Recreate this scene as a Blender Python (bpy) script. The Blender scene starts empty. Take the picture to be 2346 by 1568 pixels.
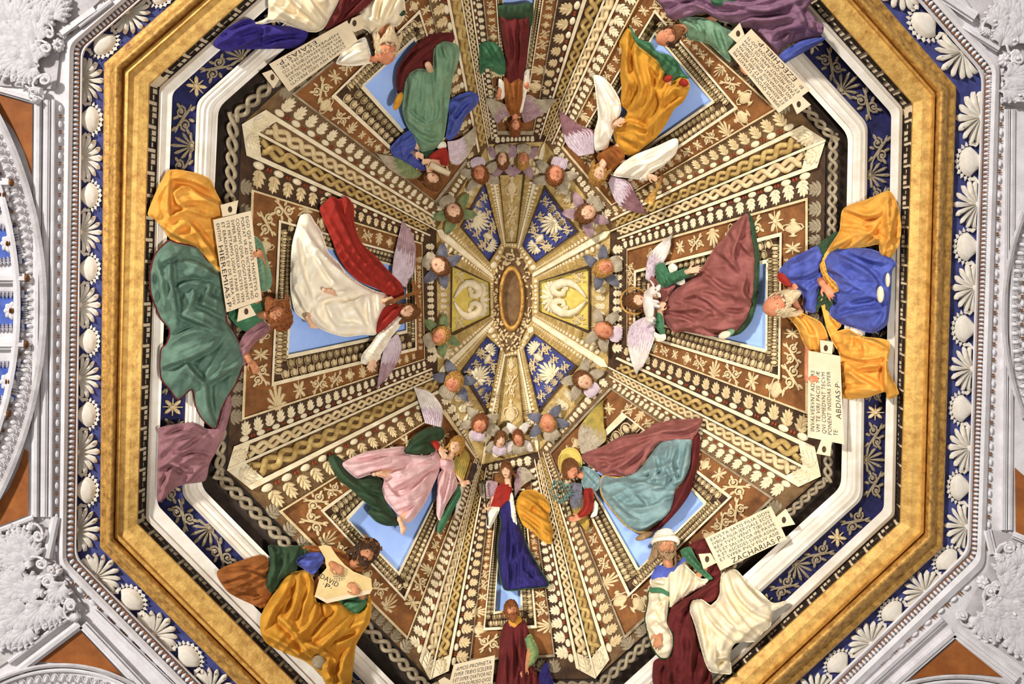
import bpy, bmesh, math, random
import numpy as np
from mathutils import Vector, Matrix, noise
from mathutils.geometry import delaunay_2d_cdt
random.seed(7)
PI = math.pi
S = bpy.context.scene
COL = S.collection

# ------------------------------------------------------------------ camera, light, exposure
F, CX, CY, ZC = 1900.0, 1172.0, 700.0, 1.6          # focal length in pixels, axis of the dome, eye height
cd = bpy.data.cameras.new('camera'); cam = bpy.data.objects.new('camera', cd); COL.objects.link(cam)
cam.matrix_world = Matrix(((-1, 0, 0, 0), (0, 1, 0, 0), (0, 0, -1, ZC), (0, 0, 0, 1))) @ Matrix.Identity(4)
cam.rotation_euler = (PI, 0, PI)
cam.rotation_euler = Matrix(((-1, 0, 0), (0, 1, 0), (0, 0, -1))).to_euler()
cam.location = (0, 0, ZC)
cd.sensor_width = 36; cd.lens = F / 2346 * 36
cd.shift_y = -(784 - CY) / 2346; cd.shift_x = -(CX - 1173) / 2346
cd.clip_start = .05; cd.clip_end = 100
S.camera = cam
S.view_settings.view_transform = 'Standard'; S.view_settings.look = 'None'
S.view_settings.exposure = 0.1; S.view_settings.gamma = 1; S.view_settings.use_curve_mapping = False
w = bpy.data.worlds.new('room_light'); S.world = w; w.use_nodes = True
w.node_tree.nodes['Background'].inputs[0].default_value = (1.0, .965, .93, 1)
w.node_tree.nodes['Background'].inputs[1].default_value = .29
def area(name, loc, target, size, power, col):
    l = bpy.data.lights.new(name, 'AREA'); l.shape = 'DISK'; l.size = size; l.energy = power; l.color = col
    o = bpy.data.objects.new(name, l); COL.objects.link(o); o.location = loc
    o.rotation_euler = (Vector(target) - Vector(loc)).to_track_quat('-Z', 'Y').to_euler()
area('added_key_light', (24.0, 19.0, -20.0), (0, 0, 10.0), 3.6, 16500, (1, .97, .93))  # unseen key light, added from one side to bring out the relief

l = bpy.data.lights.new('added_dome_fill', 'SPOT'); l.energy = 2900; l.color = (1, .97, .93); l.spot_size = math.radians(46); l.spot_blend = .35; l.shadow_soft_size = .35
o = bpy.data.objects.new('added_dome_fill', l); COL.objects.link(o); o.location = (-2.6, -2.0, .4); o.rotation_euler = (Vector((.15, .12, 11)) - Vector((-2.6, -2.0, .4))).to_track_quat('-Z', 'Y').to_euler()  # added fill spot that brightens the dome interior, not a lamp of the room

# ------------------------------------------------------------------ materials
def lin(c):
    return tuple(((v / 255) / 12.92 if v / 255 <= .04045 else ((v / 255 + .055) / 1.055) ** 2.4) for v in c) + (1,)
MATS = {}
def mat(name, rgb, rgb2=None, rough=.75, metal=0, scale=6, bump=.0, bscale=60, mix=(.35, .7), weave=False, spec=.3):
    if name in MATS: return MATS[name]
    m = bpy.data.materials.new(name); m.use_nodes = True; nt = m.node_tree; b = nt.nodes['Principled BSDF']
    b.inputs['Roughness'].default_value = rough; b.inputs['Metallic'].default_value = metal
    b.inputs['Specular IOR Level'].default_value = spec
    tc = nt.nodes.new('ShaderNodeTexCoord')
    if rgb2 is None: rgb2 = tuple(v * .86 for v in rgb)
    n = nt.nodes.new('ShaderNodeTexNoise'); n.inputs['Scale'].default_value = scale; n.inputs['Detail'].default_value = 6
    n.inputs['Roughness'].default_value = .65
    r = nt.nodes.new('ShaderNodeValToRGB'); r.color_ramp.elements[0].position = mix[0]; r.color_ramp.elements[1].position = mix[1]
    r.color_ramp.elements[0].color = lin(rgb2); r.color_ramp.elements[1].color = lin(rgb)
    nt.links.new(tc.outputs['Object'], n.inputs['Vector']); nt.links.new(n.outputs['Fac'], r.inputs['Fac'])
    nt.links.new(r.outputs['Color'], b.inputs['Base Color'])
    if bump:
        n2 = nt.nodes.new('ShaderNodeTexNoise'); n2.inputs['Scale'].default_value = bscale; n2.inputs['Detail'].default_value = 4
        bp = nt.nodes.new('ShaderNodeBump'); bp.inputs['Strength'].default_value = bump; bp.inputs['Distance'].default_value = .02
        nt.links.new(tc.outputs['Object'], n2.inputs['Vector']); nt.links.new(n2.outputs['Fac'], bp.inputs['Height'])
        nt.links.new(bp.outputs['Normal'], b.inputs['Normal'])
    MATS[name] = m; return m
M_STUCCO = mat('white_stucco', (244, 241, 243), (222, 216, 216), scale=5, bump=.15, bscale=40)
M_MARBLE = mat('cream_marble', (246, 240, 228), (224, 212, 194), scale=4, rough=.6)
M_TAN = mat('tan_stone_paint', (204, 182, 134), (150, 126, 84), scale=9)
M_CREAM = mat('cream_paint', (236, 216, 172), (200, 172, 122), scale=9)
M_CREAM2 = mat('pale_cream_paint', (246, 234, 204), (222, 202, 160), scale=9)
M_OCHRE = mat('ochre_paint', (214, 186, 120), (160, 126, 66), scale=10)
M_GREYST = mat('grey_stone_paint', (186, 170, 140), (120, 104, 80), scale=9)
M_DARK = mat('dark_umber_paint', (92, 66, 42), (54, 36, 24), scale=8)
M_DARK2 = mat('black_umber_paint', (66, 52, 42), (34, 26, 22), scale=8)
M_MID = mat('mid_brown_paint', (134, 104, 66), (92, 66, 40), scale=8)
M_BROWN = mat('burnt_sienna_paint', (152, 98, 50), (106, 66, 34), scale=7)
M_ORANGE = mat('orange_ochre_paint', (206, 140, 52), (168, 102, 34), scale=7)
M_RED = mat('red_brown_paint', (166, 78, 40), (120, 50, 26), scale=7)
M_TERRA = mat('terracotta_wash', (178, 108, 52), (144, 82, 38), scale=5)
M_BLUE = mat('ultramarine_paint', (80, 86, 148), (54, 58, 112), scale=7, bump=.1)
M_BLUE2 = mat('deep_ultramarine_paint', (50, 50, 108), (24, 24, 54), scale=9, mix=(.3, .75))
M_SKY = mat('sky_blue_paint', (176, 204, 255), (156, 188, 252), scale=3, rough=.9)
M_YELLOW = mat('lemon_yellow_paint', (228, 208, 112), (204, 176, 78), scale=9)
M_GOLD = mat('gold_leaf', (240, 194, 106), (182, 128, 56), rough=.58, metal=.25, scale=11, bump=.3, bscale=34, mix=(.28, .6), spec=.5)
M_GOLD2 = mat('worn_gold_leaf', (226, 174, 88), (140, 94, 40), rough=.55, metal=.3, scale=16, bump=.3, bscale=30, mix=(.3, .62), spec=.5)
M_PAPER = mat('cream_parchment', (228, 210, 178), (212, 190, 154), scale=3)
M_INK = mat('black_ink', (48, 42, 40), (34, 28, 28))

# ------------------------------------------------------------------ object helpers
def link(o, parent=None):
    COL.objects.link(o)
    if parent is not None:
        o.parent = parent
        o.matrix_parent_inverse = Matrix.Translation(-parent.location)
    return o
def mesh(name, V, Fc, m, smooth=True):
    me = bpy.data.meshes.new(name)
    me.from_pydata([tuple(map(float, v)) for v in V], [], [tuple(map(int, f)) for f in Fc])
    me.materials.append(m)
    if smooth: me.polygons.foreach_set('use_smooth', [True] * len(me.polygons))
    me.update(); return me
def mobj(name, V, Fc, m, parent=None, smooth=True):
    return link(bpy.data.objects.new(name, mesh(name, V, Fc, m, smooth)), parent)
def empty(name, loc, label=None, cat=None, group=None):
    o = bpy.data.objects.new(name, None); o.empty_display_size = .1; o.location = loc; COL.objects.link(o)
    if label: o['label'] = label
    if cat: o['category'] = cat
    if group: o['group'] = group
    return o
def structure(name, V=None, Fc=None, m=None, label=None, smooth=False):
    if V is None: o = empty(name, (0, 0, 0))
    else: o = mobj(name, V, Fc, m, smooth=smooth)
    o['kind'] = 'structure'
    if label: o['label'] = label
    return o
class MB:                                             # collects shapes for ONE mesh object
    def __init__(s): s.V = []; s.F = []; s.n = 0
    def add(s, V, Fc):
        s.V.extend(V); s.F.extend([tuple(i + s.n for i in f) for f in Fc]); s.n += len(V)
    def build(s, name, m, parent=None, smooth=True): return mobj(name, s.V, s.F, m, parent, smooth)
def grid_faces(nu, nv, closeu=False, closev=False):
    Fc = []
    for i in range(nu if closeu else nu - 1):
        for j in range(nv if closev else nv - 1):
            a = i * nv + j; b = ((i + 1) % nu) * nv + j; c = ((i + 1) % nu) * nv + (j + 1) % nv; d = i * nv + (j + 1) % nv
            Fc.append((a, b, c, d))
    return Fc
def tube(P, R, n=6):                                   # round tube along 3-D points with radii
    P = [Vector(p) for p in P]
    if not hasattr(R, '__len__'): R = [R] * len(P)
    V = []; up = Vector((0, 0, 1))
    for i, p in enumerate(P):
        t = (P[min(i + 1, len(P) - 1)] - P[max(i - 1, 0)]).normalized()
        a = t.cross(up)
        if a.length < .05: a = t.cross(Vector((0, 1, 0)))
        a.normalize(); b = t.cross(a)
        for k in range(n):
            q = 2 * PI * k / n; V.append(p + (a * math.cos(q) + b * math.sin(q)) * R[i])
    Fc = grid_faces(len(P), n, False, True)
    c = len(V); V.append(P[0]); V.append(P[-1])
    for k in range(n):
        Fc.append((c, (k + 1) % n, k)); o = (len(P) - 1) * n; Fc.append((c + 1, o + k, o + (k + 1) % n))
    return V, Fc
def ellipsoid(c, ax, nu=10, nv=6):                     # ax: three axis vectors
    V = []; Fc = []
    X, Y, Z = [Vector(a) for a in ax]; c = Vector(c)
    for j in range(1, nv):
        th = PI * j / nv
        for i in range(nu):
            ph = 2 * PI * i / nu
            V.append(c + X * (math.sin(th) * math.cos(ph)) + Y * (math.sin(th) * math.sin(ph)) + Z * math.cos(th))
    Fc = grid_faces(nv - 1, nu, False, True)
    t = len(V); V.append(c + Z); V.append(c - Z)
    for i in range(nu):
        Fc.append((t, i, (i + 1) % nu)); o = (nv - 2) * nu; Fc.append((t + 1, o + (i + 1) % nu, o + i))
    return V, Fc

# ------------------------------------------------------------------ the octagonal vault: nested rings (photo proportions) with their heights
# corner order: left-top, left-bottom, bottom-left, bottom-right, right-bottom, right-top, top-right, top-left
def W(x, y, D): return Vector(((CX - x) / F * D, (CY - y) / F * D, D + ZC))
def Wn(X, Y, D): return np.stack([(CX - X) / F * D, (CY - Y) / F * D, D + ZC], -1)
def full(TL, BL, BR, TR):
    f = (520 - BL[0]) / 292.; g = (BR[0] - 1881) / 279.; e = (554 - TL[0]) / 316.; h = (TR[0] - 1892) / 299.
    L = lambda a, b, t: (a[0] + (b[0] - a[0]) * t, a[1] + (b[1] - a[1]) * t)
    return [TL, BL, L((985, 1558), (823, 1850), f), L((1364, 1556), (1517, 1850), g), BR, TR,
            L((1450, -155), (1690, -374), h), L((1030, -155), (838, -383), e)]
OC = [(1172 + 30 * math.cos(a), 684 - 74 * math.sin(a)) for a in [math.radians(d) for d in (157, 203, 248, 292, 337, 23, 68, 112)]]
FOL = [(1131, 637), (1131, 735), (1157, 812), (1186, 800), (1219, 728), (1219, 632), (1186, 570), (1157, 566)]
RING2 = [(1000, 527), (1003, 862), (1103, 1065), (1233, 1035), (1393, 842), (1398, 530), (1248, 325), (1118, 331)]
BASE = full((554, 285), (520, 1078), (1881, 1092), (1892, 321))
GUO = full((517, 262), (487, 1102), (1910, 1099), (1924, 314))
MOI = full((500, 247), (461, 1117), (1927, 1116), (1943, 309))
MOO = full((451, 233), (417, 1136), (1977, 1143), (1988, 284))
LEI = full((395, 213), (360, 1157), (2025, 1167), (2042, 260))
MEI = full((365, 201), (334, 1191), (2050, 1181), (2068, 247))
GI = full((343, 194), (316, 1200), (2061, 1198), (2090, 238))
GF = full((294, 166), (269, 1226), (2109, 1220), (2137, 216))
GG = full((282, 160), (262, 1233), (2118, 1222), (2144, 214))
GR = full((252, 149), (240, 1250), (2143, 1245), (2175, 203))
GO = full((238, 145), (229, 1255), (2160, 1255), (2191, 199))
BO = full((190, 115), (175, 1277), (2215, 1262), (2249, 169))
DI = full((185, 112), (171, 1280), (2224, 1267), (2256, 165))
DO = full((169, 105), (151, 1286), (2238, 1277), (2273, 157))
WO = full((150, 98), (135, 1296), (2256, 1297), (2291, 148))
XO = full((-400, -160), (-420, 1560), (2780, 1560), (2800, -100))
def mixr(A, B, t): return [(a[0] + (b[0] - a[0]) * t, a[1] + (b[1] - a[1]) * t) for a, b in zip(A, B)]
DB, D2, DF = 8.6, 10.8, 11.4
PROFILE = [(OC, 11.5), (FOL, DF), (RING2, D2), (BASE, DB), (GUO, 8.5), (MOI, 8.42), (MOO, 8.26), (LEI, 8.24), (MEI, 8.16),
           (GI, 8.10), (GF, 7.96), (GG, 8.0), (GR, 7.86), (GO, 8.05), (BO, 8.05), (DI, 8.0), (DO, 8.0), (WO, 7.95), (XO, 7.95)]
def depth(X, Y):                                       # height of the vault over the eye at a direction, vectorised
    X = np.atleast_1d(np.asarray(X, float)); Y = np.atleast_1d(np.asarray(Y, float)); sh = X.shape
    X = X.ravel(); Y = Y.ravel(); out = np.full(X.shape, 7.95); done = np.zeros(X.shape, bool)
    ins = (X - 1172) ** 2 / 900 + (Y - 684) ** 2 / 5476 < 1
    out[ins] = 11.5
    for (A, Da), (B, Db) in zip(PROFILE[:-1], PROFILE[1:]):
        for k in range(8):
            q = [A[k], A[(k + 1) % 8], B[(k + 1) % 8], B[k]]
            m = ~done
            for i in range(4):
                (x0, y0), (x1, y1) = q[i], q[(i + 1) % 4]
                m &= ((x1 - x0) * (Y - y0) - (y1 - y0) * (X - x0)) >= -1e-3     # inside
            if not m.any(): continue
            x = X[m]; y = Y[m]
            # bilinear inverse for the radial coordinate v: a + u e + v f + uv g
            a, b, c, d = [np.array(p, float) for p in q]
            e = b - a; f = d - a; g = a - b + c - d
            hx = x - a[0]; hy = y - a[1]
            cr = lambda p0, p1, q0, q1: p0 * q1 - p1 * q0
            k2 = cr(g[0], g[1], f[0], f[1]); k1 = cr(e[0], e[1], f[0], f[1]) + cr(hx, hy, g[0], g[1]); k0 = cr(hx, hy, e[0], e[1])
            if abs(k2) < 1e-6: v = -k0 / k1
            else:
                w_ = np.sqrt(np.maximum(k1 * k1 - 4 * k0 * k2, 0))
                v1 = (-k1 - w_) / (2 * k2); v2 = (-k1 + w_) / (2 * k2)
                v = np.where((v1 > -.02) & (v1 < 1.02), v1, v2)
            v = np.clip(v, 0, 1)
            out[m] = 1 / ((1 - v) / Da + v / Db); done |= m
    return out.reshape(sh)
def SP(X, Y, h=0):                                     # surface point(s), h metres in front of the vault
    X = np.asarray(X, float); Y = np.asarray(Y, float)
    return Wn(X, Y, depth(X, Y).reshape(X.shape) - h)

def rounded(C, r, n=5):                                # octagon with softened corners, n points per corner
    out = []
    for k in range(8):
        p = Vector(C[k]); a = Vector(C[k - 1]); b = Vector(C[(k + 1) % 8])
        pa = p + (a - p).normalized() * max(r, .01); pb = p + (b - p).normalized() * max(r, .01)
        for i in range(n):
            t = i / (n - 1); q = pa.lerp(p, t).lerp(p.lerp(pb, t), t); out.append((q.x, q.y))
    return out
def ring(name, rows, m, label=None, smooth=False, sub=True):   # rows: (corners, height, corner radius), swept all the way round
    V = []; Fc = []; n = 40
    for C, D, r in rows:
        for (x, y) in rounded(C, r): V.append(W(x, y, D))
    for i in range(len(rows) - 1):
        for k in range(n): Fc.append((i * n + k, i * n + (k + 1) % n, (i + 1) * n + (k + 1) % n, (i + 1) * n + k))
    return structure(name, V, Fc, m, label, smooth)

class Band:                                            # a strip of the vault: a runs along, b across; corners in photo proportions
    def __init__(s, p0, p1, q0, q1): s.c = [np.array(p, float) for p in (p0, p1, q0, q1)]
    def px(s, a, b):
        a = np.asarray(a, float)[..., None]; b = np.asarray(b, float)[..., None]
        p0, p1, q0, q1 = s.c
        r = (p0 * (1 - a) + p1 * a) * (1 - b) + (q0 * (1 - a) + q1 * a) * b
        return r[..., 0], r[..., 1]
    def P(s, a, b, h=0):
        a, b = np.broadcast_arrays(np.asarray(a, float), np.asarray(b, float))
        x, y = s.px(a, b); return SP(x, y, h)
    def sub(s, b0, b1, a0=0., a1=1.):
        f = lambda a, b: np.array([float(v) for v in s.px(a, b)])
        return Band(f(a0, b0), f(a1, b0), f(a0, b1), f(a1, b1))
    def width(s, a): 
        x, y = s.px(np.array([a, a]), np.array([0., 1.])); return math.hypot(x[1] - x[0], y[1] - y[0])
    def length(s):
        x, y = s.px(np.array([0., 1.]), np.array([.5, .5])); return math.hypot(x[1] - x[0], y[1] - y[0])
    def stations(s, ratio, a0=0., a1=1.):              # centres of pieces whose pitch follows the width of the strip
        L = s.length(); out = []; a = a0
        while True:
            p = max(ratio * s.width(a), 2.5) / L
            if a + p > a1 + p * .3: break
            out.append((a + p / 2, p * L)); a += p
        return out
    def strip(s, h, na=14, nb=2, prof=None):
        A, B = np.meshgrid(np.linspace(0, 1, na), np.linspace(0, 1, nb), indexing='ij')
        H = h if prof is None else prof(A, B)
        return s.P(A, B, H).reshape(-1, 3), grid_faces(na, nb)
    def frame(s, a, b, la, lb, hz, h=0., flip=False):  # matrix that lays a unit piece on the strip
        e = 1e-3
        q = s.P(np.array([a, a + e, a - e, a, a]), np.array([b, b, b, b + .02, b - .02]), h)
        q = [Vector(v) for v in q]
        X = (q[1] - q[2]).normalized(); Y = (q[3] - q[4]); Y = (Y - X * Y.dot(X)).normalized()
        Z = X.cross(Y)
        if Z.z > 0: Z = -Z
        D = q[0].z - ZC; k = D / F
        if flip: Y = -Y
        return Matrix.Translation(q[0]) @ Matrix((X * (la * k), Y * (lb * k), Z * hz)).transposed().to_4x4()
def put(name, me, M, parent):
    o = bpy.data.objects.new(name, me); COL.objects.link(o); o.parent = parent
    o.matrix_parent_inverse = Matrix.Translation(-parent.location); o.matrix_basis = M
    return o
# ------------------------------------------------------------------ ornament pieces, unit size: x along the strip, y across, z towards the room
def fanmesh(name, petals, m, knob=True, full_=False):  # palmette: petals fan out from a base at y = -.5
    B = MB()
    for i in range(petals):
        t = (i / (petals - 1) - .5) * 2; ang = t * (1.25 if not full_ else 1.35)
        L = (.92 - .30 * abs(t)) if not full_ else (.88 - .22 * abs(t)); c = Vector((0, -.42, 0)); d = Vector((math.sin(ang), math.cos(ang), 0)); s = Vector((d.y, -d.x, 0))
        wd = (.085 if not full_ else .105) * (1 - .15 * abs(t)); curl = s * (.10 * t)
        pts = [(0.10, .3), (.55, .75), (.85, 1.0), (1.0, .55)]
        V = []; 
        for (r, q) in pts:
            o = c + d * (r * L) + curl * r * r
            V += [o - s * wd * q, o + Vector((0, 0, .55 + .25 * r)) , o + s * wd * q]
        V.append(c + d * L * 1.05 + curl * 1.2)
        Fc = []
        for j in range(3):
            for k in range(2): Fc.append((j * 3 + k, j * 3 + k + 1, (j + 1) * 3 + k + 1, (j + 1) * 3 + k))
        Fc += [(9, 10, 12), (10, 11, 12)]
        B.add(V, Fc)
    if knob:
        B.add(*ellipsoid((0, -.42, .25), ((.12, 0, 0), (0, .10, 0), (0, 0, .5)), 8, 4))
        for sg in (-1, 1): B.add(*tube(spiral(sg * .16, -.44, .10, sg), [.035] * 7, 4))
    return mesh(name, B.V, B.F, m)
def spiral(x, y, r, sg=1, turns=1.2, n=7, z=.3, a0=0.):
    return [(x + sg * r * (1 - .75 * i / (n - 1)) * math.cos(a0 + turns * 2 * PI * i / (n - 1)), y + r * (1 - .75 * i / (n - 1)) * math.sin(a0 + turns * 2 * PI * i / (n - 1)), z) for i in range(n)]
def leafmesh(name, m, lobes=3, stem=False):            # acanthus leaf, root at y = -.5, tip at y = .5: pointed leaflets on a midrib
    B = MB()
    def leaflet(c, a, L, w_, z):
        d = Vector((math.sin(a), math.cos(a), 0)); s_ = Vector((d.y, -d.x, 0)); V = []
        for r, k in ((.0, .45), (.35, 1.), (.7, .8)): o = c + d * L * r; V += [o - s_ * w_ * k + Vector((0, 0, .1)), o + Vector((0, 0, z * (.8 + .3 * r))), o + s_ * w_ * k + Vector((0, 0, .1))]
        V.append(c + d * L + Vector((0, 0, .35))); Fc = [(i * 3 + k, i * 3 + k + 1, i * 3 + k + 4, i * 3 + k + 3) for i in range(2) for k in range(2)] + [(6, 7, 9), (7, 8, 9)]
        B.add(V, Fc)
    for i in range(lobes):
        y = -.46 + i * .62 / lobes
        for sg in (-1, 1): leaflet(Vector((0, y, .1)), sg * (1.02 - .20 * i), (.56, .58, .50, .4)[i], .135, .62)
    leaflet(Vector((0, -.10, .15)), 0, .60, .12, .8); B.add(*tube([(0, -.5, .3), (0, 0, .75), (0, .3, .6)], [.05, .045, .015], 4))
    return mesh(name, B.V, B.F, m, smooth=False)
def beadmesh(name, m, nu=10, nv=6):
    B = MB(); B.add(*ellipsoid((0, 0, .25), ((.5, 0, 0), (0, .5, 0), (0, 0, .75)), nu, nv)); return mesh(name, B.V, B.F, m)
def discsmesh(name, m):
    B = MB()
    for x in (-.26, .26): B.add(*ellipsoid((x, 0, .2), ((.21, 0, 0), (0, .5, 0), (0, 0, .6)), 6, 4))
    return mesh(name, B.V, B.F, m)
def eggmesh(name, m):
    B = MB(); B.add(*ellipsoid((0, .05, .2), ((.27, 0, 0), (0, .40, 0), (0, 0, .8)), 8, 5))
    pts = [(.42 * math.cos(a) * (1 if True else 0), .04 - .5 * math.sin(a) * (1 if a > 0 and a < PI else .9), .3) for a in np.linspace(-.55, PI + .55, 9)]
    B.add(*tube(pts, .06, 4)); B.add(*tube([(.5, .45, .3), (.5, -.4, .2)], [.05, .02], 4))
    return mesh(name, B.V, B.F, m)
def scrollmesh(name, m):                               # running scroll: S-curve with two volutes and leaflets
    B = MB()
    s1 = spiral(-.22, .10, .22, 1, 1.4, 12, .4, PI); s2 = spiral(.22, -.10, .22, -1, -1.4, 12, .4, PI)
    for s_ in (s1, s2): B.add(*tube(s_, list(np.linspace(.05, .035, 12)), 5))
    B.add(*tube([(-.5, -.3, .3), (-.3, -.22, .4), (0, 0, .45), (.3, .22, .4), (.5, .3, .3)], [.03, .05, .06, .05, .03], 5))
    for (x, y) in ((-.22, .10), (.22, -.10)): B.add(*ellipsoid((x, y, .35), ((.07, 0, 0), (0, .07, 0), (0, 0, .4)), 6, 4))
    for (x, y, a) in ((-.36, -.36, -2.3), (-.02, .30, 1.2), (.05, -.32, -1.3), (.38, .36, .8), (-.44, .2, 2.4), (.44, -.2, -.6)):
        d = Vector((math.cos(a), math.sin(a), 0)) * .15; e = Vector((-d.y, d.x, 0)) * .45
        B.add(*ellipsoid((x, y, .25), (d, e, (0, 0, .35)), 6, 4))
    return mesh(name, B.V, B.F, m)
def vasemesh(name, m):                                 # candelabrum urn: lathe silhouette along x, with handles
    B = MB(); prof = [(-.5, .05), (-.44, .20), (-.38, .06), (-.30, .08), (-.2, .26), (-.05, .34), (.1, .26), (.2, .10), (.27, .16), (.33, .07), (.42, .12), (.5, .02)]
    V = []
    for (x, r) in prof:
        for j in range(7):
            a = PI * j / 6; V.append((x, r * math.cos(a), .1 + .9 * r / .34 * math.sin(a)))
    B.add(V, grid_faces(len(prof), 7))
    for sg in (-1, 1): B.add(*tube([(.2, sg * .12, .3), (.16, sg * .36, .3), (0, sg * .45, .3), (-.14, sg * .33, .3)], .035, 4))
    return mesh(name, B.V, B.F, m)
def starmesh(name, m):                                 # four-leaved ornament
    B = MB()
    for i in range(4):
        a = PI / 4 + i * PI / 2; d = Vector((math.cos(a), math.sin(a), 0)) * .26; e = Vector((-d.y, d.x, 0)) * .42
        B.add(*ellipsoid(d * 1.1 + Vector((0, 0, .2)), (d, e, (0, 0, .5)), 6, 4))
    for i in range(4):
        a = i * PI / 2; d = Vector((math.cos(a), math.sin(a), 0)); B.add(*tube([d * .1 + Vector((0, 0, .3)), d * .48 + Vector((0, 0, .2))], [.05, .02], 4))
    B.add(*ellipsoid((0, 0, .4), ((.13, 0, 0), (0, .13, 0), (0, 0, .6)), 8, 4))
    return mesh(name, B.V, B.F, m)
def podmesh(name, m):                                  # rounded marbled boss in a leafy rim, root at y = -.5
    B = MB(); nu, nv = 14, 5; V = []
    for j in range(nv):
        r = (j + 1) / nv
        for i in range(nu):
            a = 2 * PI * i / nu; k = 1 + .03 * math.sin(5 * a + j)
            V.append((.36 * r * k * math.cos(a) * (1 - .25 * (math.sin(a) < -.2)), -.08 + .42 * r * k * math.sin(a), .25 + .75 * math.sqrt(max(0, 1 - r * r)) + .05 * math.sin(7 * a + 3 * j)))
    Fc = grid_faces(nv, nu, False, True); c = len(V); V.append((0, -.08, 1.02)); Fc += [(c, i, (i + 1) % nu) for i in range(nu)]
    B.add(V, Fc)
    for i in range(13):
        a = -.35 + (PI + .7) * i / 12; d = Vector((math.cos(a) * .9, math.sin(a), 0)); p = Vector((.40 * math.cos(a), -.08 + .47 * math.sin(a), .2)); e = Vector((-d.y, d.x, 0))
        B.add([p - e * .07, p + d * .10, p + e * .07, p - d * .05 + Vector((0, 0, .25))], [(0, 1, 3), (1, 2, 3), (2, 0, 3)])
    for sg in (-1, 1): B.add(*tube([(sg * .42, -.05, .2), (sg * .40, -.3, .25), (sg * .5, -.46, .2)], [.04, .05, .03], 4))
    return mesh(name, B.V, B.F, m)
def rosettemesh(name, m, n=6):
    B = MB()
    for i in range(n):
        a = 2 * PI * i / n; d = Vector((math.cos(a), math.sin(a), 0)) * .22; e = Vector((-d.y, d.x, 0)) * .75
        B.add(*ellipsoid(d * 1.25 + Vector((0, 0, .2)), (d, e, (0, 0, .4)), 6, 4))
    B.add(*ellipsoid((0, 0, .45), ((.16, 0, 0), (0, .16, 0), (0, 0, .5)), 8, 4)); return mesh(name, B.V, B.F, m)
def volutemesh(name, m):                               # stucco scroll with a leaf growing from it
    B = MB(); B.add(*tube(spiral(-.2, .05, .28, 1, 1.8, 20, .5, PI / 2), list(np.linspace(.075, .05, 20)), 6))
    B.add(*tube([(-.2, .33, .5), (.1, .34, .5), (.34, .2, .5), (.5, -.2, .4)], [.07, .075, .07, .03], 6))
    B.add(*ellipsoid((-.2, .05, .5), ((.09, 0, 0), (0, .09, 0), (0, 0, .35)), 8, 5))
    for i in range(5):
        a = -1.1 + i * .42; d = Vector((math.cos(a), math.sin(a), 0)) * .22; e = Vector((-d.y, d.x, 0)) * .34
        B.add(*ellipsoid(Vector((.18, -.18, .3)) + d * .8, (d, e, (0, 0, .4)), 8, 4))
    return mesh(name, B.V, B.F, m)
def plumemesh(name, m):                                # big stucco acanthus: folded leaf with curled fingers
    B = MB()
    for i in range(9):
        t = (i / 8 - .5) * 2; a = PI / 2 - t * 1.15; L = .95 - .38 * abs(t); c = Vector((0, -.45, .2)); d = Vector((math.cos(a), math.sin(a), 0)); s_ = Vector((d.y, -d.x, 0))
        P = [c + d * (L * r) + s_ * (.12 * t * r * r) + Vector((0, 0, .25 + .55 * math.sin(PI * min(r * 1.05, 1)))) for r in (0, .3, .6, .85, 1.0)]
        B.add(*tube(P, [.05, .085, .095, .085, .045], 6))
        for q, sgn in ((.62, 1), (.62, -1), (.85, 1), (.85, -1)):
            o = c + d * (L * q) + Vector((0, 0, .5)); e = d * .5 + s_ * sgn
            B.add(*ellipsoid(o + e * .09, (e * .085, Vector((-e.y, e.x, 0)) * .05, (0, 0, .22)), 6, 4))
    B.add(*tube([(0, -.5, .4), (0, -.1, .95), (0, .3, .8)], [.06, .05, .02], 5)); return mesh(name, B.V, B.F, m)
PM = dict(
    bead=beadmesh('bead', M_CREAM2), disc=discsmesh('disc_pair', M_RED), wbead=beadmesh('white_bead', M_STUCCO), wdisc=discsmesh('brown_disc', M_BROWN),
    leaf=leafmesh('acanthus_leaf', M_CREAM2, 3), dleaf=leafmesh('umber_leaf', M_CREAM, 3), oleaf=leafmesh('shaded_leaf', M_GREYST, 3), egg=eggmesh('egg', M_CREAM), egg2=eggmesh('egg', M_TAN),
    palm=fanmesh('palmette', 7, M_CREAM), palm9=fanmesh('shell', 9, M_CREAM2, True, True), wpalm=fanmesh('palmette', 9, M_MARBLE), wshell=fanmesh('shell', 9, M_MARBLE, True, True),
    gpalm=fanmesh('palmette', 7, M_GREYST), scroll=scrollmesh('scroll', M_CREAM), gscroll=scrollmesh('scroll', M_GREYST), vase=vasemesh('urn', M_CREAM), star=starmesh('rosette', M_CREAM),
    pod=podmesh('marbled_boss', M_MARBLE), ros=rosettemesh('rosette', M_CREAM2), wros=rosettemesh('rosette', M_STUCCO, 8), vol=volutemesh('volute', M_STUCCO), plume=plumemesh('acanthus', mat('grey_white_stucco', (232, 228, 230), (204, 198, 200), scale=6)),
    bleaf=leafmesh('small_leaf', M_OCHRE, 3))

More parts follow.
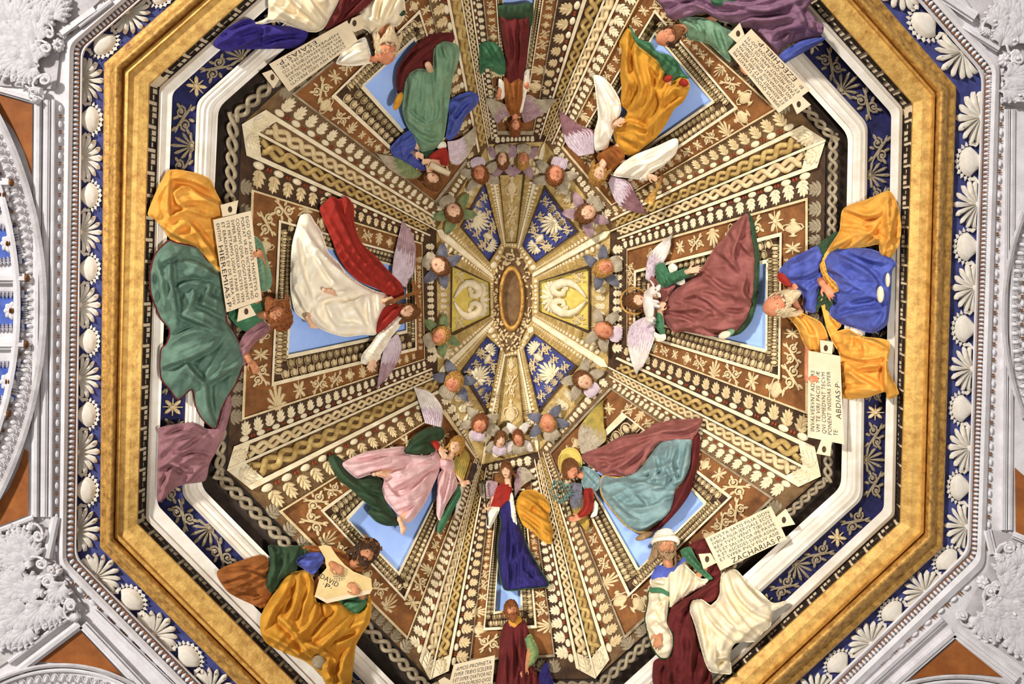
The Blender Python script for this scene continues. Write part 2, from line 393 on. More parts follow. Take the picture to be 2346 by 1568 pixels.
# ------------------------------------------------------------------ mouldings that run round the vault
ring('trim_1', [(XO, 7.97, 0), (WO, 7.97, 18), (WO, 7.93, 18), (mixr(WO, DO, .5), 7.90, 18), (DO, 7.93, 18), (DO, 8.02, 18)], M_STUCCO, 'white stucco ceiling field and fillet outside the blue frieze')
bx = ring('trim_2', [(DO, 8.02, 18), (DI, 8.02, 20), (DI, 7.97, 20), (mixr(DI, BO, .5), 7.95, 22), (BO, 7.97, 24), (BO, 8.07, 24)], M_STUCCO, 'white moulding with tiny brown dentils beside the blue frieze')
bf = ring('trim_3', [(BO, 8.07, 26), (GO, 8.07, 3)], M_BLUE, 'ultramarine frieze with pale shells and bosses outside the gold frame')
gprof = [(GO, 8.07, 3), (GO, 7.97, 3), (mixr(GO, GR, .35), 7.93, 3), (mixr(GO, GR, .9), 7.95, 3), (GR, 7.93, 3)]
gold = ring('trim_4', gprof + [(mixr(GR, GG, t), 7.93 - .10 * math.sin(PI * t), 3) for t in (.15, .35, .55, .75, .9)] + [(GG, 7.96, 3)], M_GOLD2, 'worn gilded outer roll of the octagonal frame', True)
gold2 = ring('trim_5', [(GG, 7.96, 3), (mixr(GG, GF, .3), 7.90, 3), (GF, 7.89, 3), (mixr(GF, GI, .08), 7.93, 3), (mixr(GF, GI, .5), 7.95, 3), (mixr(GF, GI, .95), 8.00, 3), (GI, 8.04, 3), (GI, 8.11, 3)], M_GOLD, 'broad gilded flat of the octagonal frame')
mk = ring('trim_6', [(GI, 8.11, 3), (MEI, 8.17, 5)], M_PAPER, 'pale strip with dark greek key inside the gold frame')
ld = ring('trim_7', [(MEI, 8.16, 6), (MEI, 8.12, 8), (mixr(MEI, LEI, .25), 8.10, 9), (mixr(MEI, LEI, .3), 8.13, 10), (LEI, 8.16, 12), (LEI, 8.36, 12)], M_MARBLE, 'white marble ledge around the deep blue frieze')
ib = ring('trim_8', [(LEI, 8.36, 12), (MOO, 8.36, 16)], M_BLUE2, 'deep blue frieze with grey scrolls between two white mouldings')
mo = ring('trim_9', [(MOO, 8.36, 16), (MOO, 8.28, 18)] + [(mixr(MOO, MOI, t), 8.25 + d, 20) for t, d in ((.12, 0), (.16, .02), (.34, .0), (.38, .025), (.55, .02), (.72, .05), (.76, .08), (1., .10))] + [(MOI, 8.60, 22)], M_MARBLE, 'white stepped marble moulding around the dome')
gb = ring('trim_10', [(MOI, 8.60, 22), (GUO, 8.56, 26), (BASE, DB + .02, 30)], M_DARK2, 'dark band with twisted guilloche at the foot of the dome')
def side(A, B, k, b0=0, b1=1):                         # side k as a strip: b runs from ring A to ring B
    a0, a1 = A[k], A[(k + 1) % 8]; c0, c1 = B[k], B[(k + 1) % 8]
    return Band(a0, a1, c0, c1).sub(b0, b1)
def inframe(x, y, m=60): return -m < x < 2346 + m and -m < y < 1568 + m
def row(parent, band, items, ratio, h, hz, b=.5, fill=(.9, .9), a0=0., a1=1., flip=False, cond=None, cap=1e9):
    # a row of pieces; items = list of (name, mesh, length fill, width fill) taken in turn
    wref = band.width(.5)
    for i, (a, p) in enumerate(band.stations(ratio, a0, a1)):
        it = items[i % len(items)]
        x, y = band.px(np.array(a), np.array(b))
        if not inframe(float(x), float(y)): continue
        if cond and not cond(float(x), float(y)): continue
        wd = min(band.width(a), cap); p = min(p, cap * 1.1)
        put(it[0], it[1], band.frame(a, b, p * it[2], wd * it[3], hz * wd * .0048, h, flip), parent)
def beadrow(parent, band, hz=.5, ratio=2.5, a0=0., a1=1.):   # long beads with a pair of red discs between
    L = band.length()
    for a, p in band.stations(ratio, a0, a1):
        x, y = band.px(np.array(a), np.array(.5))
        if not inframe(float(x), float(y)): continue
        wd = band.width(a); put('bead', PM['bead'], band.frame(a, .5, p * .58, wd * .95, hz * wd * .0048, 0), parent); put('disc_pair', PM['disc'], band.frame(a + .5 * p / L, .5, p * .30, wd * .62, hz * wd * .0040, 0), parent)
def guilloche(parent, band, m, h=.02, r=.17, a0=0., a1=1., eyes=True, two=True, name='guilloche', rat=.86):
    st = band.stations(rat, a0, a1)
    if not st: return
    st = [s_ for s_ in st if inframe(*[float(v) for v in band.px(np.array(s_[0]), np.array(.5))], 120)]
    if not st: return
    B = MB(); wmid = 0
    L = band.length()
    for ph in ((0, PI) if two else (0,)):
        A = []; Bv = []; Hh = []; R = []
        for i, (a, p) in enumerate(st):
            for q in range(8):
                t = q / 8; th = PI * (i + t) + ph
                A.append(a + (t - .5) * p / L); Bv.append(.5 + .30 * math.cos(th)); Hh.append(.35 + .35 * math.sin(th)); R.append(band.width(a) * r)
        A = np.array(A); Bv = np.array(Bv); Wd = np.array(R)
        D = 8.6; P0 = band.P(A, Bv, 0.0); kk = (P0[:, 2] - ZC) / F
        H = h + np.array(Hh) * (Wd / r) * kk * .28
        x, y = band.px(A, Bv); P = SP(x, y, H)
        B.add(*tube([tuple(v) for v in P], list(Wd * kk), 6))
    B.build(name, m, parent)
    if eyes:
        E = MB()
        for i, (a, p) in enumerate(st):
            c = band.P(np.array([a]), np.array([.5]), h + .01)[0]; k = (c[2] - ZC) / F; wd = band.width(a)
            E.add(*ellipsoid(c, ((wd * .10 * k, 0, 0), (0, wd * .10 * k, 0), (0, 0, -wd * .14 * k)), 6, 4))
        o = E.build(name + '_eyes', M_DARK2, parent); o['kind'] = 'stuff'
for k in range(8):
    bl = side(BO, GO, k)
    row(bf, bl, [('palmette', PM['wpalm'], .86, .92), ('marbled_boss', PM['pod'], .98, 1.0), ('shell', PM['wshell'], .86, .92), ('marbled_boss', PM['pod'], .98, 1.0)], 1.62, -.005, .28, b=.50, a0=.008)
    guilloche(gb, side(BASE, GUO, k, .12, .95), M_GREYST, .05, .16, a0=-.012, a1=1.012, rat=.95)
    ibb = side(MOO, LEI, k)
    row(ib, ibb, [('scroll', PM['gscroll'], 1.05, .95), ('palmette', PM['gpalm'], .8, .9), ('scroll', PM['gscroll'], 1.05, .95), ('rosette', PM['star'], .7, .8)], 1.05, -.10, .2, a0=.02)
    # greek key as raised dark bars
    key = side(MEI, GI, k); B = MB(); n = 0
    for a, p in key.stations(2.4):
        x, y = key.px(np.array(a), np.array(.5))
        if not inframe(float(x), float(y)): continue
        n += 1; L = key.length(); u = p / L
        for (a0, b0, a1, b1) in ((-.5, .1, .5, .1), (-.42, .1, -.42, .9), (-.42, .88, .1, .88), (.1, .88, .1, .38), (.1, .38, -.16, .38), (-.16, .38, -.16, .62), (.32, .1, .32, .9), (.32, .88, .5, .88)):
            A = np.linspace(a + a0 * u, a + a1 * u, 2); Bb = np.linspace(b0, b1, 2)
            P = key.P(A, Bb, .012); d = Vector(P[1] - P[0]).normalized(); s_ = d.cross(Vector((0, 0, 1))) * .0062; d *= .0062
            V = [Vector(P[0]) - s_ - d, Vector(P[0]) + s_ - d, Vector(P[1]) + s_ + d, Vector(P[1]) - s_ + d]
            B.add([v for v in V] + [v + Vector((0, 0, .05)) for v in V], [(0, 1, 2, 3), (0, 4, 5, 1), (1, 5, 6, 2), (2, 6, 7, 3), (3, 7, 4, 0)])
    if n: B.build('greek_key', M_DARK2, mk, False)
    # dentils: white drops on the little brown groove
    dt = side(DI, DO, k); B = MB(); G = MB()
    for a, p in dt.stations(.62):
        x, y = dt.px(np.array(a), np.array(.5))
        if not inframe(float(x), float(y)): continue
        M = dt.frame(a, .55, p * .74, dt.width(a) * .85, .03, .03)
        V, Fc = ellipsoid((0, 0, .2), ((.5, 0, 0), (0, .5, 0), (0, 0, .8)), 6, 4); B.add([M @ Vector(v) for v in V], Fc)
        M = dt.frame(a + p / dt.length() / 2, .25, p * .5, dt.width(a) * .45, .02, .03)
        V, Fc = ellipsoid((0, 0, .2), ((.5, 0, 0), (0, .5, 0), (0, 0, .8)), 5, 4); G.add([M @ Vector(v) for v in V], Fc)
    if B.n:
        B.build('drops', M_STUCCO, bx)['kind'] = 'stuff'; G.build('brown_dots', M_TERRA, bx)['kind'] = 'stuff'

# ------------------------------------------------------------------ the eight fields of the dome
PQ = [[(582, 440), (560, 957), (972, 822), (966, 560)], [(647, 1172), (933, 1458), (1088, 1050), (1013, 945)], [(1078, 1510), (1268, 1500), (1212, 1080), (1130, 1085)],
      [(1432, 1456), (1764, 1142), (1400, 893), (1262, 1040)], [(1845, 943), (1845, 460), (1437, 575), (1437, 790)], [(1772, 250), (1475, -20), (1290, 335), (1402, 468)],
      [(1300, -130), (1095, -130), (1141, 300), (1221, 300)], [(975, -30), (677, 216), (996, 460), (1068, 365)]]
FQ = [[(639, 504), (622, 886), (955, 803), (952, 590)], [(734, 1170), (928, 1378), (1055, 1075), (950, 1015)], [(1107, 1445), (1230, 1440), (1202, 1120), (1140, 1120)],
      [(1440, 1368), (1677, 1139), (1425, 945), (1300, 1075)], [(1787, 870), (1791, 532), (1452, 620), (1450, 765)], [(1691, 248), (1500, 22), (1335, 300), (1420, 432)],
      [(1260, -90), (1130, -90), (1150, 210), (1212, 210)], [(962, 22), (759, 221), (950, 395), (1045, 290)]]
SQ = [[(676, 550), (661, 813), (930, 757), (930, 618)], [(799, 1192), (913, 1311), (1022, 1090), (925, 1050)], [(1134, 1402), (1193, 1392), (1185, 1150), (1150, 1150)],
      [(1463, 1302), (1612, 1155), (1500, 1030), (1340, 1085)], [(1753, 800), (1755, 604), (1488, 655), (1488, 736)], [(1630, 232), (1500, 80), (1370, 290), (1450, 357)],
      [(1232, -60), (1150, -60), (1160, 150), (1205, 150)], [(949, 92), (835, 196), (965, 345), (1040, 270)]]
names = ['left', 'lower left', 'bottom', 'lower right', 'right', 'upper right', 'top', 'upper left']
def qmix(A, B, t): return [(a[0] + (b[0] - a[0]) * t, a[1] + (b[1] - a[1]) * t) for a, b in zip(A, B)]
ceil = structure('ceiling', label='painted octagonal dome vault')
sill = {}
for k in range(8):
    A, B_, B2, A2 = BASE[k], BASE[(k + 1) % 8], RING2[(k + 1) % 8], RING2[k]
    O = [A, B_, B2, A2]; P, Fq, Sq = PQ[k], FQ[k], SQ[k]
    if k in (2, 6): P = PQ[k]
    # ring of four strips between two nested quads: 0 base side, 1 second rib, 2 crown side, 3 first rib
    def quadring(Qa, Qb, ha, hb, nb=2):
        B = MB()
        for i in range(4):
            bd = Band(Qa[i], Qa[(i + 1) % 4], Qb[i], Qb[(i + 1) % 4])
            B.add(*bd.strip(0, 16, nb, lambda a, b: ha + (hb - ha) * b))
        return B
    g = quadring(O, P, 0.0, 0.0, 5).build('vault_ground', M_DARK if k % 2 == 0 else M_MID, ceil, False)
    fr = quadring(P, Fq, -.0, -.0, 4).build('frieze_panel', M_BROWN, ceil, False)
    t1 = .30; Fi = qmix(Fq, Sq, .14); Si = qmix(Fq, Sq, .86); Mi = qmix(Fq, Sq, .5)
    eg = quadring(Fi, Si, -.02, -.08, 4).build('coffer_slope', M_DARK, ceil, False)
    B = quadring(Fq, Fi, .05, .05); q2 = quadring(Fq, Fq, .05, -.02); B.add(q2.V, q2.F); q2 = quadring(Fi, Fi, .05, -.06); B.add(q2.V, q2.F)
    B.build('white_frame', M_CREAM2, ceil, False)
    B = quadring(Si, Sq, -.04, -.04); q2 = quadring(Si, Si, -.04, -.10); B.add(q2.V, q2.F); q2 = quadring(Sq, Sq, -.04, -.14); B.add(q2.V, q2.F)
    B.build('inner_frame', M_CREAM2, ceil, False)
    V, Fc = Band(Sq[0], Sq[1], Sq[3], Sq[2]).strip(-.13, 12, 12); mobj('sky_panel', V, Fc, M_SKY, ceil, False)
    # border between the ribs and the panel: raised fillet
    Pi = qmix(P, Fq, -.10)
    B = quadring(Pi, P, .04, .04); q2 = quadring(Pi, Pi, .04, -.01); B.add(q2.V, q2.F); q2 = quadring(P, P, .04, -.01); B.add(q2.V, q2.F)
    B.build('panel_fillet', M_CREAM if k in (0, 4, 1, 5) else M_GREYST, ceil, False)
    for i in range(4):
        rb = Band(O[i], O[(i + 1) % 4], Pi[i], Pi[(i + 1) % 4])
        if i in (1, 3):
            lo, hi = (.03, .98)
            rev = (i == 3)
            # along goes base -> crown for i=1 and crown -> base for i=3: flip i=3
            if rev: rb = Band(O[0], O[3], Pi[0], Pi[3])
            thin = k in (2, 6)
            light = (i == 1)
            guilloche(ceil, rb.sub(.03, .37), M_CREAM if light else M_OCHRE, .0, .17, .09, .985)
            B = MB(); V, Fc = rb.sub(.39, .48).strip(.05, 16, 2); B.add(V, Fc)
            for bb in (.39, .48): B.add(*Band(rb.px(0., bb), rb.px(1., bb), rb.px(0., bb), rb.px(1., bb)).strip(0, 16, 2, lambda a, b: .05 - .06 * b))
            V, Fc = rb.sub(.0, .03).strip(.045, 16, 2); B.add(V, Fc)
            V, Fc = rb.sub(.03, .42, 0.0, .085).strip(.03, 6, 4); B.add(V, Fc)
            B.build('rib_fillet', M_CREAM2, ceil, False)
            M = rb.frame(.05, .22, rb.length() * .085, rb.width(.05) * .3, .04, .03); put('rib_leaf', PM['leaf'], M @ Matrix.Rotation(-PI / 2, 4, 'Z'), ceil)
            bd = rb.sub(.50, .64)
            beadrow(ceil, bd)
            lf = rb.sub(.66, .98)
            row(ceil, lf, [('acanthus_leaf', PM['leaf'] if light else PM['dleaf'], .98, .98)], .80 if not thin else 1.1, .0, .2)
        else:
            lf = rb.sub(.12, .95)
            row(ceil, lf, [('acanthus_leaf', PM['oleaf'] if i == 0 else PM['leaf'], .98, .92)], .55, .0, .16, b=.5 if i == 2 else .62, a0=.03, a1=.97, cap=38)  # base-side leaves get a darker colour that stands in for shade there
        # brown frieze ornaments
        fb = Band(P[i], P[(i + 1) % 4], Fq[i], Fq[(i + 1) % 4])
        if i == 3: fb = Band(P[0], P[3], Fq[0], Fq[3])
        if i == 2 and fb.width(.5) < 14: pass
        else:
            seq = [('urn', PM['vase'], .85, .9), ('scroll', PM['scroll'], .98, .9), ('palmette', PM['palm'], .62, .9), ('rosette', PM['star'], .7, .85), ('scroll', PM['scroll'], .98, .9)]
            random.shuffle(seq)
            row(ceil, fb.sub(.10, .92), seq, .80, .0, .16, a0=.03, a1=.97)
        # egg and dart, two rows
        for (f0, f1, h0, nm) in ((.16, .50, -.035, 'egg'), (.52, .84, -.065, 'egg2')):
            Q0 = qmix(Fq, Sq, f0); Q1 = qmix(Fq, Sq, f1)
            eb = Band(Q0[i], Q0[(i + 1) % 4], Q1[i], Q1[(i + 1) % 4])
            row(ceil, eb, [('egg', PM[nm], .98, .95)], .78, h0, .4, a0=.02, a1=.98)
    # ---- upper tier
    O2 = [RING2[k], RING2[(k + 1) % 8], FOL[(k + 1) % 8], FOL[k]]
    I = {0: [(1037, 612), (1035, 764), (1123, 723), (1121, 649)], 4: [(1348, 757), (1348, 615), (1236, 646), (1236, 713)], 7: [(1110, 423), (1060, 520), (1121, 598), (1147, 557)],
         1: [(1060, 852), (1118, 940), (1145, 798), (1114, 774)], 5: [(1319, 531), (1248, 434), (1197, 563), (1228, 600)], 3: [(1235, 938), (1316, 838), (1224, 767), (1201, 798)],
         2: [(1138, 985), (1200, 985), (1184, 815), (1158, 818)], 6: [(1200, 400), (1145, 402), (1160, 556), (1184, 556)]}[k]
    quadring(O2, I, 0, 0, 4).build('lantern_ground', M_OCHRE, ceil, False)
    V, Fc = Band(I[0], I[1], I[3], I[2]).strip(-.03, 8, 8); mobj('lantern_panel', V, Fc, {0: M_YELLOW, 4: M_YELLOW}.get(k, M_BLUE if k % 2 else M_OCHRE), ceil, False)
    B = quadring(I, I, -.04, .02); Ii = qmix(O2, I, .90); q2 = quadring(Ii, I, .03, .03); B.add(q2.V, q2.F); B.build('panel_border', M_DARK, ceil, False)
    for i in range(4):
        rb = Band(O2[i], O2[(i + 1) % 4], I[i], I[(i + 1) % 4])
        if i == 3: rb = Band(O2[0], O2[3], I[0], I[3])
        if i in (1, 3):
            B = MB(); B.add(*rb.sub(.0, .16).strip(.05, 10, 2)); B.add(*rb.sub(.16, .20).strip(.03, 10, 2)); B.build('lantern_rib', M_CREAM2, ceil, False)
            row(ceil, rb.sub(.28, .48), [('bead', PM['bead'], .8, .85)], .8, .0, .5)
            row(ceil, rb.sub(.52, .86), [('small_leaf', PM['bleaf'], .9, .95)], .8, .0, .25)
        elif i == 0:
            row(ceil, rb.sub(.15, .8), [('acanthus_leaf', PM['leaf'], .9, .95)], .6, .0, .25)
        else:
            row(ceil, rb.sub(.2, .8), [('bead', PM['bead'], .8, .85)], .9, .0, .4)
    c = Band(I[0], I[1], I[3], I[2])
    if k in (0, 4):
        put('shell', PM['palm9'], c.frame(.5, .84, c.length() * .50, c.width(.5) * .30, .07, -.02), ceil)
        for sg, aa in ((-1, .33), (1, .67)):
            hp = [(.47, .05), (.40, .12), (.28, .24), (.19, .38), (.16, .53), (.20, .66), (.29, .72), (.38, .69), (.43, .60), (.41, .51), (.35, .49), (.32, .54)]; rr = np.array([.012, .02, .032, .042, .05, .052, .048, .042, .036, .03, .024, .016]) * 1.25
            A = np.array([h_[0] if sg < 0 else 1 - h_[0] for h_ in hp]); Bv = np.array([h_[1] for h_ in hp])
            B = MB(); B.add(*tube([tuple(v) for v in c.P(A, Bv, .01)], list(rr), 8)); B.build('dolphin_scroll', M_CREAM2, ceil)
        for aa in (.12, .88): put('scroll', PM['scroll'], c.frame(aa, .2, c.length() * .22, c.width(.5) * .36, .04, -.02), ceil)
        for aa in (.3, .7): put('rosette', PM['ros'], c.frame(aa, .46, c.length() * .12, c.width(.5) * .16, .04, -.01), ceil)
    elif k % 2:
        put('shell', PM['palm9'], c.frame(.5, .36, c.length() * .42, c.width(.5) * .40, .07, -.02), ceil)
        put('shell', PM['palm9'], c.frame(.5, .88, c.length() * .30, c.width(.5) * .22, .06, -.02, ), ceil)
        for aa in (.28, .72): put('wing_scroll', PM['scroll'], c.frame(aa, .66, c.length() * .40, c.width(.5) * .26, .05, -.02), ceil)
        put('boss', PM['bead'], c.frame(.5, .65, c.length() * .18, c.width(.5) * .2, .06, -.01), ceil)
        for aa, bb in ((.5, .13), (.33, .12), (.67, .12)): put('palmette', PM['palm'], c.frame(aa, bb, c.length() * .16, c.width(.5) * .2, .05, -.02), ceil)
        for aa, bb in ((.14, .12), (.86, .12), (.2, .38), (.8, .38), (.1, .62), (.9, .62)): put('scroll', PM['scroll'], c.frame(aa, bb, c.length() * .25, c.width(.5) * .24, .04, -.02), ceil)
    else:
        row(ceil, Band(I[0], I[3], I[1], I[2]), [('urn', PM['vase'], .95, .7), ('scroll', PM['scroll'], .95, .8)], 1.2, -.02, .15)
# ring of foliage and the open eye of the dome
B = MB(); V = []
def ell(rx, ry, D, n=28): return [W(1172 + rx * math.cos(2 * PI * i / n), 684 - ry * math.sin(2 * PI * i / n), D) for i in range(n)]
V = [W(x, y, DF + .01) for x, y in FOL] + [W(x, y, 11.47) for x, y in mixr(OC, FOL, .1)]
mobj('garland_ground', V, [(i, (i + 1) % 8, 8 + (i + 1) % 8, 8 + i) for i in range(8)] + [tuple(range(8, 16))], M_MID, ceil, False)
rows = [ell(30, 76, 11.44), ell(27, 72, 11.36), ell(23, 66, 11.36), ell(20, 62, 11.5)]
B.add([v for r in rows for v in r], grid_faces(4, 28, False, True)); B.build('oculus_ring', M_GOLD2, ceil)
rows = [ell(20, 62, 11.5), ell(20, 62, 12.2), ell(16, 52, 12.9), ell(9, 30, 13.2)]; V = [v for r in rows for v in r]; Fc = grid_faces(4, 28, False, True); c_ = len(V); V.append(W(1172, 684, 13.3)); Fc += [(c_, 84 + i, 84 + (i + 1) % 28) for i in range(28)]
mobj('oculus_shaft', V, Fc, mat('oculus_brown', (84, 38, 24), (44, 22, 16), scale=9), ceil)
B = MB(); rr = random.Random(3)
for i in range(150):
    a = rr.uniform(0, 2 * PI); t = rr.uniform(.1, .95); x0 = 1172 + 30 * math.cos(a); y0 = 684 - 76 * math.sin(a); x1 = 1174 + 50 * math.cos(a); y1 = 688 - 120 * math.sin(a)
    p = Vector(SP(x0 + (x1 - x0) * t, y0 + (y1 - y0) * t, .02)); q = rr.uniform(0, PI); s_ = rr.uniform(.012, .026)
    d = Vector((math.cos(q), math.sin(q), 0)) * s_ * 1.7; B.add(*ellipsoid(p, (d, Vector((-d.y, d.x, 0)) * .5, (0, 0, .02)), 6, 4))
B.build('foliage_garland', M_CREAM, ceil)['kind'] = 'stuff'
# ------------------------------------------------------------------ figures: every figure has a plane of its own in front of the vault; shapes are laid out on it
# with x to the right, y down and h towards the room, in units of 1/1900 of the distance (about 4.5 mm)
REG = dict(A1=(0, 0, .33803), A2=(0, 500, .33803), A3=(0, 1030, .34305), B1=(560, 0, .33806), B2=(560, 480, .33806), B3=(560, 1000, .36215),
           C1=(1150, 0, .33806), C2=(1150, 480, .33806), C3=(1150, 1000, .36215), D1=(1740, 0, .33798), D2=(1740, 500, .33798), D3=(1740, 1030, .34315), P=(0, 0, 1.))
def q(spec):                                           # 'B1 x,y x,y C1 x,y ...' -> points
    out = []; r = REG['P']
    for t in spec.split():
        if t in REG: r = REG[t]
        else:
            x, y = t.split(','); out.append((r[0] + float(x) * r[2], r[1] + float(y) * r[2]))
    return out
class Fig:
    def __init__(s, name, label, cat, pts, group=None, clear=.05, pct=99.6):
        P = np.array(q(pts) if isinstance(pts, str) else pts, float); s.c = P.mean(0); n_ = len(P)
        if n_ > 5: P = np.concatenate([P, (P[:, None] + P[None]).reshape(-1, 2) / 2, (P[:, None] * .3 + P[None] * .7).reshape(-1, 2)])
        d = 1 / (depth(P[:, 0], P[:, 1]) - clear)
        Am = np.stack([np.ones(len(P)), (P[:, 0] - s.c[0]) / 100, (P[:, 1] - s.c[1]) / 100], 1)
        G = Am.T @ Am + np.diag([0, 2., 2.]); s.k = np.linalg.solve(G, Am.T @ d)
        r = d - Am @ s.k; s.k[0] += np.percentile(r, pct)
        s.s0 = 1 / (s.k[0] * F)                         # metres per unit
        s.o = empty(name, s.pt(s.c[0], s.c[1], 0), label, cat, group)
        s.body = MB()
    def D(s, x, y): return 1 / (s.k[0] + s.k[1] * (x - s.c[0]) / 100 + s.k[2] * (y - s.c[1]) / 100)
    def pt(s, x, y, h=0):
        D = s.D(x, y); return W(x, y, D - h * s.s0)
    def pts(s, P):
        P = np.asarray(P, float); D = s.D(P[:, 0], P[:, 1]) - P[:, 2] * s.s0
        return Wn(P[:, 0], P[:, 1], D)
    def add(s, name, V, Fc, m, smooth=True, parent=None):   # V in figure units; becomes a part (or a sub-part of parent)
        V = s.pts([tuple(v) for v in V])
        if parent is None:
            me = mesh(name, V - np.array(s.o.location), Fc, m, smooth); o = bpy.data.objects.new(name, me); COL.objects.link(o); o.parent = s.o; return o
        me = mesh(name, V - np.array(s.o.location), Fc, m, smooth); o = bpy.data.objects.new(name, me); COL.objects.link(o); o.parent = parent; return o
    def mb(s, name, B, m, smooth=True, parent=None): return s.add(name, B.V, B.F, m, smooth, parent)

def smooth_closed(P, ds):
    P = [Vector((x, y)) for x, y in P]; n = len(P); out = []
    for i in range(n):
        p0, p1, p2, p3 = P[i - 1], P[i], P[(i + 1) % n], P[(i + 2) % n]
        m = max(2, int((p2 - p1).length / ds))
        for j in range(m):
            t = j / m
            c = .5 * ((2 * p1) + (p2 - p0) * t + (2 * p0 - 5 * p1 + 4 * p2 - p3) * t * t + (3 * p1 - p0 - 3 * p2 + p3) * t ** 3)
            l = p1.lerp(p2, t); out.append(l.lerp(c, .75))
    return np.array([(v.x, v.y) for v in out])
def inside(px, py, Pg):
    c = np.zeros(px.shape, bool); x0, y0 = Pg[:, 0], Pg[:, 1]; x1, y1 = np.roll(x0, -1), np.roll(y0, -1)
    for i in range(len(Pg)):
        if y0[i] == y1[i]: continue
        c ^= ((y0[i] > py) != (y1[i] > py)) & (px < (x1[i] - x0[i]) * (py - y0[i]) / (y1[i] - y0[i]) + x0[i])
    return c
def segdist(px, py, A, B):                             # distance to a segment and the parameter along it
    d = B - A; L2 = max(float(d @ d), 1e-9); t = np.clip(((px - A[0]) * d[0] + (py - A[1]) * d[1]) / L2, 0, 1)
    return np.hypot(px - A[0] - t * d[0], py - A[1] - t * d[1]), t
def polydist(px, py, P):
    best = np.full(px.shape, 1e9); par = np.zeros(px.shape); L = [0.]
    for i in range(len(P) - 1): L.append(L[-1] + math.dist(P[i], P[i + 1]))
    for i in range(len(P) - 1):
        d, t = segdist(px, py, np.array(P[i], float), np.array(P[i + 1], float)); m = d < best
        best[m] = d[m]; par[m] = (L[i] + t[m] * (L[i + 1] - L[i])) / L[-1]
    return best, par
def sheet(outline, ds):
    R = smooth_closed(outline, ds); x0, y0 = R.min(0); x1, y1 = R.max(0); g = []
    ys = np.arange(y0, y1, ds * .866)
    for i, y in enumerate(ys):
        xs = np.arange(x0 + (i % 2) * ds / 2, x1, ds); g.append(np.stack([xs, np.full(xs.shape, y)], 1))
    g = np.concatenate(g); g = g[inside(g[:, 0], g[:, 1], R)]
    dm = np.full(len(g), 1e9); n = len(R)
    for i in range(n): dm = np.minimum(dm, segdist(g[:, 0], g[:, 1], R[i], R[(i + 1) % n])[0])
    g = g[dm > ds * .55]
    V = [Vector((float(a), float(b))) for a, b in np.concatenate([R, g])]
    vo, eo, fo, _, _, _ = delaunay_2d_cdt(V, [(i, (i + 1) % n) for i in range(n)], [], 1, 1e-4)
    return np.array([(v.x, v.y) for v in vo]), [tuple(f) for f in fo], R
def wob(x, y, seed, f=.012):
    r = random.Random(seed); o = 0
    for i in range(4):
        a = r.uniform(0, 2 * PI); k = f * r.uniform(.6, 1.8); o = o + np.sin((x * math.cos(a) + y * math.sin(a)) * k * 2 * PI + r.uniform(0, 6.3)) / 4
    return o
def folded(x, y, R, folds, amp, wid):                  # ridges along lines: steep with a valley on one side, a long slope on the other
    n_main = len(folds); folds = list(folds)
    for k in range(n_main):                            # smaller companion folds beside the drawn ones
        L = folds[k]; sg = 1 if k % 2 else -1
        if len(L) < 2: continue
        dx, dy = L[-1][0] - L[0][0], L[-1][1] - L[0][1]; m = max(math.hypot(dx, dy), 1e-6); o = (-dy / m * -20 * sg, dx / m * -20 * sg)
        lp = lambda a, b, t: (a[0] + (b[0] - a[0]) * t + o[0], a[1] + (b[1] - a[1]) * t + o[1])
        C_ = [lp(L[0], L[1], .4)] + [(a + o[0], b + o[1]) for a, b in L[1:-1]] + [lp(L[-2], L[-1], .65)]
        if inside(np.array([c[0] for c in C_]), np.array([c[1] for c in C_]), R).all(): folds.append(C_)
    up = np.zeros(x.shape); dn = np.zeros(x.shape)
    for k, L in enumerate(folds):
        for _ in range(2): L = [L[0]] + [p for a, b in zip(L[:-1], L[1:]) for p in ((a[0] * .75 + b[0] * .25, a[1] * .75 + b[1] * .25), (a[0] * .25 + b[0] * .75, a[1] * .25 + b[1] * .75))] + [L[-1]]
        best = np.full(x.shape, 1e9); par = np.zeros(x.shape); sgn = np.ones(x.shape); D_ = [0.]
        for a, b in zip(L[:-1], L[1:]): D_.append(D_[-1] + math.dist(a, b))
        for i, (a, b) in enumerate(zip(L[:-1], L[1:])):
            d, t = segdist(x, y, np.array(a), np.array(b)); m = d < best - 1e-9; best[m] = d[m]; par[m] = (D_[i] + t[m] * (D_[i + 1] - D_[i])) / max(D_[-1], 1e-6)
            cr = (b[0] - a[0]) * (y - a[1]) - (b[1] - a[1]) * (x - a[0]); sgn[m] = np.sign(cr[m])
        sg = 1 if k % 2 else -1; sd = best * sgn * sg; tp = (.25 + .75 * np.sin(PI * np.clip(par, .02, .98)) ** .7) * (1 if k < n_main else .5) * amp
        w1 = wid * .7; w2 = wid * 2.3
        up = np.maximum(up, tp * np.where(sd > 0, np.exp(-(best / w1) ** 1.5), np.exp(-(best / w2) ** 1.15)))
        dn = np.maximum(dn, tp * .55 * np.exp(-((sd - w1 * 1.9) / (w1 * 1.1)) ** 2))
    return up - dn * (1 - np.clip(up / amp, 0, 1) * .6)
def relax(h, Fc, n, it, k=.5):
    E = np.array([(f[a], f[(a + 1) % 3]) for f in Fc for a in range(3)]); 
    for _ in range(it):
        s_ = np.zeros(n); c = np.zeros(n); np.add.at(s_, E[:, 0], h[E[:, 1]]); np.add.at(c, E[:, 0], 1); np.add.at(s_, E[:, 1], h[E[:, 0]]); np.add.at(c, E[:, 1], 1); h = h * (1 - k) + k * s_ / np.maximum(c, 1)
    return h
